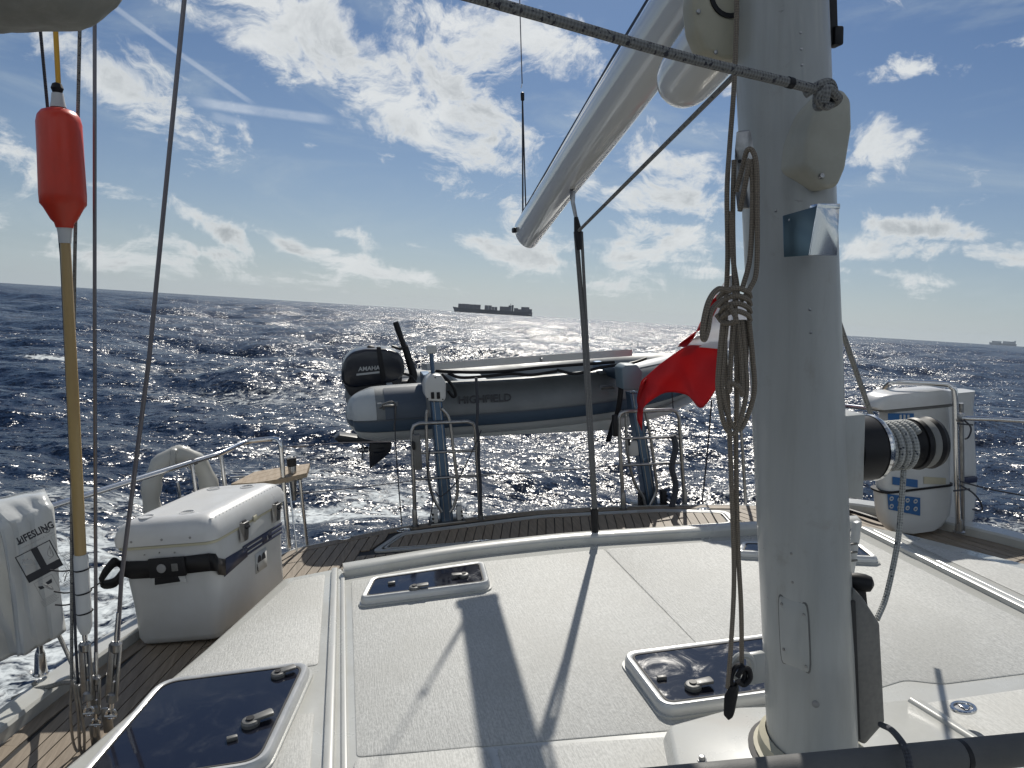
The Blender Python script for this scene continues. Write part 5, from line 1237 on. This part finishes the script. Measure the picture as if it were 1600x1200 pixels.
# rigid hull
hl_ = MB(); rings = []
for f_, zb, zt_, hw in ((0, .245, .40, .62), (.15, .22, .40, .62), (.5, .215, .40, .62), (.72, .24, .42, .60), (.88, .31, .47, .46), (.97, .42, .56, .25), (1.0, .52, .62, .06)):
    x_ = Pn[4][0]-.12+(Pn[-1][0]-Pn[4][0]+.15)*f_; zo = .55-.0
    rings.append([np.array([x_, CY-hw, zt_]), np.array([x_, CY-hw*.93, zt_-.06]), np.array([x_, CY-hw*.5, zb+.03]), np.array([x_, CY, zb-.03]), np.array([x_, CY+hw*.5, zb+.03]), np.array([x_, CY+hw, zt_])])
hl_.loft(rings).build('hull', HULLG, dg, smooth=False)
sl_ = MB(); kx = Pn[3][0]
sl_.prism([Y(*p, 5.42) for p in ((560, 684), (600, 690), (960, 672), (1045, 648), (1100, 620), (1050, 640), (960, 655), (800, 668), (600, 674))], (0, .25, 0), .01).build('hull_chine', HULLG, dg)
MB().box(np.array([Pn[4][0]+.08, CY, .50]), (.05, .9, .30), r=.01).build('transom', TUBELT, dg)
MB().loft([[np.array([Pn[4][0]+.1, CY-.5, .45]), np.array([Pn[4][0]+.1, CY+.5, .45]), np.array([Pn[8][0], CY+.45, .48]), np.array([Pn[8][0], CY-.45, .48])], [np.array([Pn[4][0]+.1, CY-.5, .47]), np.array([Pn[4][0]+.1, CY+.5, .47]), np.array([Pn[8][0], CY+.45, .50]), np.array([Pn[8][0], CY-.45, .50])]]).build('floor', TUBELT, dg, smooth=False)
MB().box(np.array([(Pn[5][0]+Pn[6][0])/2, CY, .60]), (.24, .8, .03), r=.01).build('thwart', TUBELT, dg)
# lashings
ls = root('dinghy_strap', Y(970, 640, 5.25), 'black strap lashing the dinghy to the right davit', 'strap')
b = MB(); P = [Y(962, 575, 5.3), Y(970, 600, 5.26), Y(966, 640, 5.27), Y(958, 662, 5.32), Y(950, 690, 5.40)]; b.sheet([[p-np.array([.02, 0, 0]), p+np.array([.02, 0, 0])] for p in catmull(P, 5)]).build('webbing', BLACK, ls, solid=.006)
# ---- outboard
ob = root('outboard_motor', Y(585, 690, 6.2), 'black outboard motor with upright tiller on the dinghy stern', 'outboard motor')
oy = 6.02
cw = MB().prism([Y(*p, oy) for p in ((534, 600), (533, 580), (538, 562), (550, 550), (572, 545), (605, 545), (625, 552), (632, 566), (633, 584), (624, 594), (600, 600), (560, 606), (545, 606))], (0, .30, 0), .055, 5).build('cowling', COWL, ob)
MB().prism([Y(*p, oy+.03) for p in ((536, 600), (630, 588), (626, 606), (600, 614), (560, 626), (545, 618))], (0, .24, 0), .02, 2).build('lower_cowl', MOTOR, ob)
MB().prism([Y(*p, oy+.10) for p in ((572, 545), (576, 540), (584, 541), (590, 545))], (0, .08, 0), .008, 2).build('top_catch', BLACK, ob)
MB().prism([Y(*p, oy-.008) for p in ((588, 542), (595, 542), (603, 590), (596, 600))], (0, .01, 0), .002).build('motor_strap', BLACK, ob)
cx_ = Y(586, 575, oy-.004)-Y(560, 577, oy-.004)
text('AMAHA', Y(560, 580, oy-.005), cx_, (0, 0, 1), .047, PAPER, ob, bold=.0010, sx=1.0, shear=.1)
MB().prism([Y(*p, oy-.003) for p in ((557, 584), (593, 580), (593, 583), (557, 587))], (0, .003, 0)).build('cowl_line', PAPER, ob, smooth=False)
MB().prism([Y(*p, oy+.1) for p in ((586, 600), (612, 604), (614, 660), (612, 694), (578, 694), (578, 650))], (0, .12, 0), .015, 2).build('midsection', MOTOR, ob)
MB().prism([Y(*p, oy+.11) for p in ((577, 690), (612, 690), (611, 705), (600, 716), (578, 733), (577, 712))], (0, .05, 0), .008, 2).build('skeg', MOTOR, ob)
MB().lathe([(-.07, .02), (-.03, .036), (.05, .038), (.10, .01)], Y(590, 703, oy+.14), (1, 0, .05), 16).build('gearcase', MOTOR, ob)
MB().prism([Y(*p, oy+.05) for p in ((522, 686), (530, 680), (560, 684), (612, 690), (612, 694), (556, 693), (530, 692))], (0, .16, 0), .006).build('cavitation_plate', MOTOR, ob)
pr = MB(); pc_ = Y(566, 703, oy+.14)
for k in range(3):
    a_ = k*2.094+.4; e1 = np.array([0, math.cos(a_), math.sin(a_)]); e2 = np.array([.35, -math.sin(a_), math.cos(a_)])
    pr.prism([pc_+e1*.02-e2*.015, pc_+e1*.07-e2*.045, pc_+e1*.075-e2*.01, pc_+e1*.07+e2*.03, pc_+e1*.04+e2*.04, pc_+e1*.02+e2*.015], (.006, 0, 0), .002, 1)
pr.lathe([(-.04, .012), (0, .024), (.05, .026)], pc_, (1, 0, 0), 14).build('propeller', STEELD, ob)
MB().tube([Y(*p, oy+.1) for p in ((640, 600), (646, 588), (640, 565), (632, 540))], [.03, .034, .03, .026], 10, smooth=4).build('tiller_arm', BLACK, ob)
MB().tube([Y(*p, oy+.1) for p in ((634, 548), (628, 532), (622, 515), (618, 503))], [.024, .021, .024, .022], 12).build('tiller_grip', BLACK, ob)
MB().tube([Y(*p, oy+.08) for p in ((612, 541), (625, 545), (637, 542))], .012, 8).build('shift_lever', BLACK, ob)
MB().tube([Y(*p, oy+.05) for p in ((628, 583), (642, 588), (650, 600), (652, 612))], .010, 8, smooth=5).build('hose', BLACK, ob)
MB().box(Y(632, 602, oy+.2), (.16, .16, .10), r=.02).build('clamp_bracket', MOTOR, ob)
MB().tube([Y(600, 640, 5.27), Y(598, 632, 5.25), Y(614, 628, 5.25), Y(618, 640, 5.27), Y(616, 672, 5.30)], .006, 7, smooth=5).build('stern_loop', GREYP, dg)

# ================================================================== FLAG
fg = root('flag', Y(1100, 560, 4.9), 'red and white ensign blowing beside the mast over the dinghy bow', 'flag')
def wav(p, s_, t_): return p+np.array([0, .04*math.sin(5*s_+2*t_)+.007*math.sin(11*s_-4*t_), .0])
def fsheet(Lp, Rp, yv, m, nm):
    a_ = catmull([Y(*p, yv) for p in Lp], 6); b_ = catmull([Y(*p, yv) for p in Rp], 6); g = []
    for i in range(len(a_)):
        g.append([wav(a_[i]*(1-t)+b_[i]*t, i/len(a_)*1.6, t*1.8) for t in np.linspace(0, 1, 18)])
    return MB().sheet(g).build(nm, m, fg, solid=.0015)
fy = 4.72
fsheet([(1120, 462), (1098, 500), (1080, 520), (1062, 543)], [(1128, 460), (1104, 505), (1088, 525), (1068, 541)], fy, REDF, 'red_edge_panel')
fsheet([(1132, 440), (1112, 490), (1090, 522), (1066, 541)], [(1180, 470), (1165, 520), (1150, 535), (1132, 545)], fy, WHITEF, 'white_panel')
fsheet([(1066, 541), (1040, 560), (1005, 597), (1000, 618), (996, 640)], [(1132, 544), (1131, 575), (1118, 610), (1104, 625), (1098, 636)], fy, REDF, 'red_panel') if False else None
g = []
top = catmull([Y(*p, fy) for p in ((1000, 602), (1012, 590), (1035, 566), (1066, 541), (1095, 540), (1132, 545))], 6)
bot = catmull([Y(*p, fy) for p in ((998, 645), (1010, 628), (1040, 615), (1075, 618), (1096, 636), (1128, 580))], 6)
MB().sheet([[wav(a_*(1-t)+b_*t, i/len(top)*1.7, t*1.8) for t in np.linspace(0, 1, 16)] for i, (a_, b_) in enumerate(zip(top, bot))]).build('red_panel', REDF, fg, solid=.0015)
g = [[wav(Y(1000, 602, fy)*(1-t)+Y(999, 658, fy)*t, 0, t), wav(Y(1014, 590, fy)*(1-t)+Y(1005, 675-40*(1-t), fy)*t, .1, t)] for t in np.linspace(0, 1, 10)]
MB().sheet(g).build('red_tail', REDF, fg, solid=.0015)
MB().tube([Y(1140, 430, 4.78), Y(1160, 700, 4.84), Y(1166, 800, 4.78)], .012, 10).build('flagstaff', STEELD, fg)

# ================================================================== RIGHT: CANISTER AND RAIL
ry = 3.75
lr = root('liferaft_canister', Y(1450, 830, ry), 'white liferaft canister with blue labels strapped in the right stern rail', 'liferaft')
c0, c1 = Y(1372, 800, ry), Y(1500, 820, ry)
def rsec(zpx, l, r_, dep, yv=ry, rr_=.06):
    a_ = Y(l, zpx, yv); b_ = Y(r_, zpx+ (r_-l)*.0, yv); x0_, x1_ = a_[0], b_[0]; z_ = (a_[2]+b_[2])/2
    return [np.array([p[0], p[1], z_]) for p in rpoly([(x0_, yv), (x1_, yv), (x1_, yv+dep), (x0_, yv+dep)], rr_, 5)]
MB().loft([rsec(y_, l+8, r_, .13) for y_, l, r_ in ((832, 1408, 1468), (828, 1392, 1478), (812, 1380, 1490), (790, 1376, 1493), (766, 1374, 1494), (764, 1376, 1492))]).build('lower_shell', WHITEP, lr)
MB().loft([rsec(y_, l+8, r_, .13) for y_, l, r_ in ((763, 1378, 1490), (700, 1378, 1492), (660, 1382, 1490), (640, 1384, 1488))]).build('upper_shell', WHITEP, lr)
MB().loft([rsec(y_, l+8, r_, .17, ry-.02) for y_, l, r_ in ((636, 1366, 1492), (632, 1362, 1496), (624, 1364, 1496), (616, 1372, 1492), (613, 1384, 1482))]).build('lid', LIDP, lr)
MB().loft([rsec(y_, l+8, r_, .15, ry-.008) for y_, l, r_ in ((766, 1373, 1495), (763, 1373, 1495))]).build('seam_band', BLACK, lr)
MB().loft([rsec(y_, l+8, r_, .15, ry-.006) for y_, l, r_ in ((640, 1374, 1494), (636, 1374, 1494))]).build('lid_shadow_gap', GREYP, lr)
def lab(poly, m, nm, yv=ry-.006): return MB().prism([Y(*p, yv) for p in poly], (0, .004, 0)).build(nm, m, lr, smooth=False)
lab(((1388, 646), (1428, 646), (1428, 700), (1388, 700)), INKB, 'blue_label'); 
for k in range(3): lab(((1406+k*6, 648), (1409+k*6, 648), (1409+k*6, 668), (1406+k*6, 668)), PAPER, 'label_stripe', ry-.009)
lab(((1395, 745), (1434, 750), (1434, 762), (1395, 757)), INKB, 'blue_band')
lab(((1387, 772), (1438, 778), (1438, 806), (1389, 796)), INKB, 'pictogram_label')
for i in range(4):
    for j in range(2):
        c = Y(1393+i*12.5, 779+j*12+i*1.4, ry-.009); MB().lathe([(0, .014), (.001, .014)], c, (0, -1, 0), 16).build('pictogram', PAPER, lr); MB().box(c+np.array([0, -.0018, 0]), (.012, .001, .009), r=0).build('pictogram_figure', INKB, lr)
lab(((1444, 745), (1478, 747), (1478, 757), (1444, 756)), CREAM, 'pale_label')
l2 = root('liferaft_valise', Y(1510, 800, 4.1), 'second white valise standing behind the canister on the right', 'valise')
MB().loft([[np.array([p[0], p[1], Y(1500, y_, 4.15)[2]]) for p in rpoly([(Y(l, 750, 4.15)[0], 4.15), (Y(r_, 750, 4.15)[0], 4.15), (Y(r_, 750, 4.15)[0], 4.3), (Y(l, 750, 4.15)[0], 4.3)], .05, 4)] for y_, l, r_ in ((822, 1440, 1520), (815, 1432, 1530), (765, 1430, 1532), (700, 1432, 1526), (640, 1440, 1520), (614, 1445, 1522))]).build('shell', WHITEP, l2)
MB().box(Y(1512, 750, 4.12), (.13, .03, .04), r=.005).build('buckle', INKN, l2)
rr2 = root('stern_rail', Y(1490, 832, 3.62), 'polished tubular rail hoop standing around the white canister at right', 'rail', 'stainless stern rails')
hy_ = 3.66
P = [Y(1380, 640, 3.95), Y(1381, 612, 3.95), Y(1388, 600, 3.90), Y(1402, 597, 3.85), Y(1475, 600, 3.70), Y(1487, 605, 3.67), Y(1492, 618, hy_), Y(1494, 700, hy_), Y(1498, 828, hy_)]
MB().tube(P, .0165, 12, smooth=5).build('hoop', STEEL, rr2)
MB().tube([Y(1502, 630, hy_+.05), Y(1504, 832, hy_+.05)], .013, 12).build('stanchion', STEELD, rr2)
MB().tube([Y(1494, 653, hy_), Y(1560, 655, 3.55), Y(1700, 664, 3.35)], .014, 12).build('side_tube', STEEL, rr2)
MB().tube([Y(1320, 634, 4.25), Y(1372, 640, 4.0)], .014, 10).build('side_tube', STEEL, rr2)
MB().box(Y(1499, 652, hy_), (.06, .05, .05), r=.01).build('clamp', STEELD, rr2)
MB().lathe([(0, .034), (.008, .034), (.012, .022), (.08, .019)], Y(1498, 832, hy_), (0, 0, 1), 16).build('foot_socket', STEELD, rr2)
b = MB(); 
for lst in ([(1505, 655), (1517, 668), (1514, 682), (1508, 686)], [(1500, 758), (1520, 770), (1532, 785), (1534, 797), (1520, 796)], [(1496, 662), (1520, 664)], [(1500, 752), (1545, 764), (1620, 778)], [(1490, 767), (1500, 766), (1515, 764)]):
    b.tube([Y(*p, 3.6) for p in lst], .005, 6, smooth=5)
tag(b.build('canister_lashing', ROPED), 'dark lashing cords on the rail beside the white canister', 'rope')
b = MB(); b.tube([Z(1325, 797, DZ+.02), Z(1360, 808, DZ+.03), Z(1390, 818, DZ+.02), Z(1400, 822, DZ+.03)], .014, 8, smooth=5)
tag(b.build('deck_hose', BLACK), 'dark hose lying on the deck left of the canister', 'hose')

# ================================================================== THIN SEA HAZE
hzb = MB(); hzb.box((0, 0, 44), (14600, 14600, 94))
hm = bpy.data.materials.new('haze_air'); hm.use_nodes = True; t = NT(hm.node_tree); t.n.remove(t.n['Principled BSDF'])
v_ = t.node('ShaderNodeVolumePrincipled', {'Density': 3.5e-5, 'Color': (.72, .80, .88, 1)}); t.l.new(v_.outputs[0], t.n['Material Output'].inputs['Volume'])
hzo = hzb.build('haze', hm, None, smooth=False); WORLDOBJ.add(hzo.name); tag(hzo, 'thin pale sea haze that fades the distant ships', kind='stuff')

# ================================================================== SET ON THE HEELED YACHT
bpy.context.view_layer.update()
for o in TOP:
    if o.name in WORLDOBJ or o.name == 'sea': continue
    o.matrix_world = HEEL @ Matrix.Translation(o.location)
cy = scn.cycles
cy.max_bounces = 6; cy.diffuse_bounces = 3; cy.glossy_bounces = 3; cy.transmission_bounces = 3; cy.volume_bounces = 0; cy.caustics_reflective = False; cy.caustics_refractive = False
cy.sample_clamp_indirect = 6
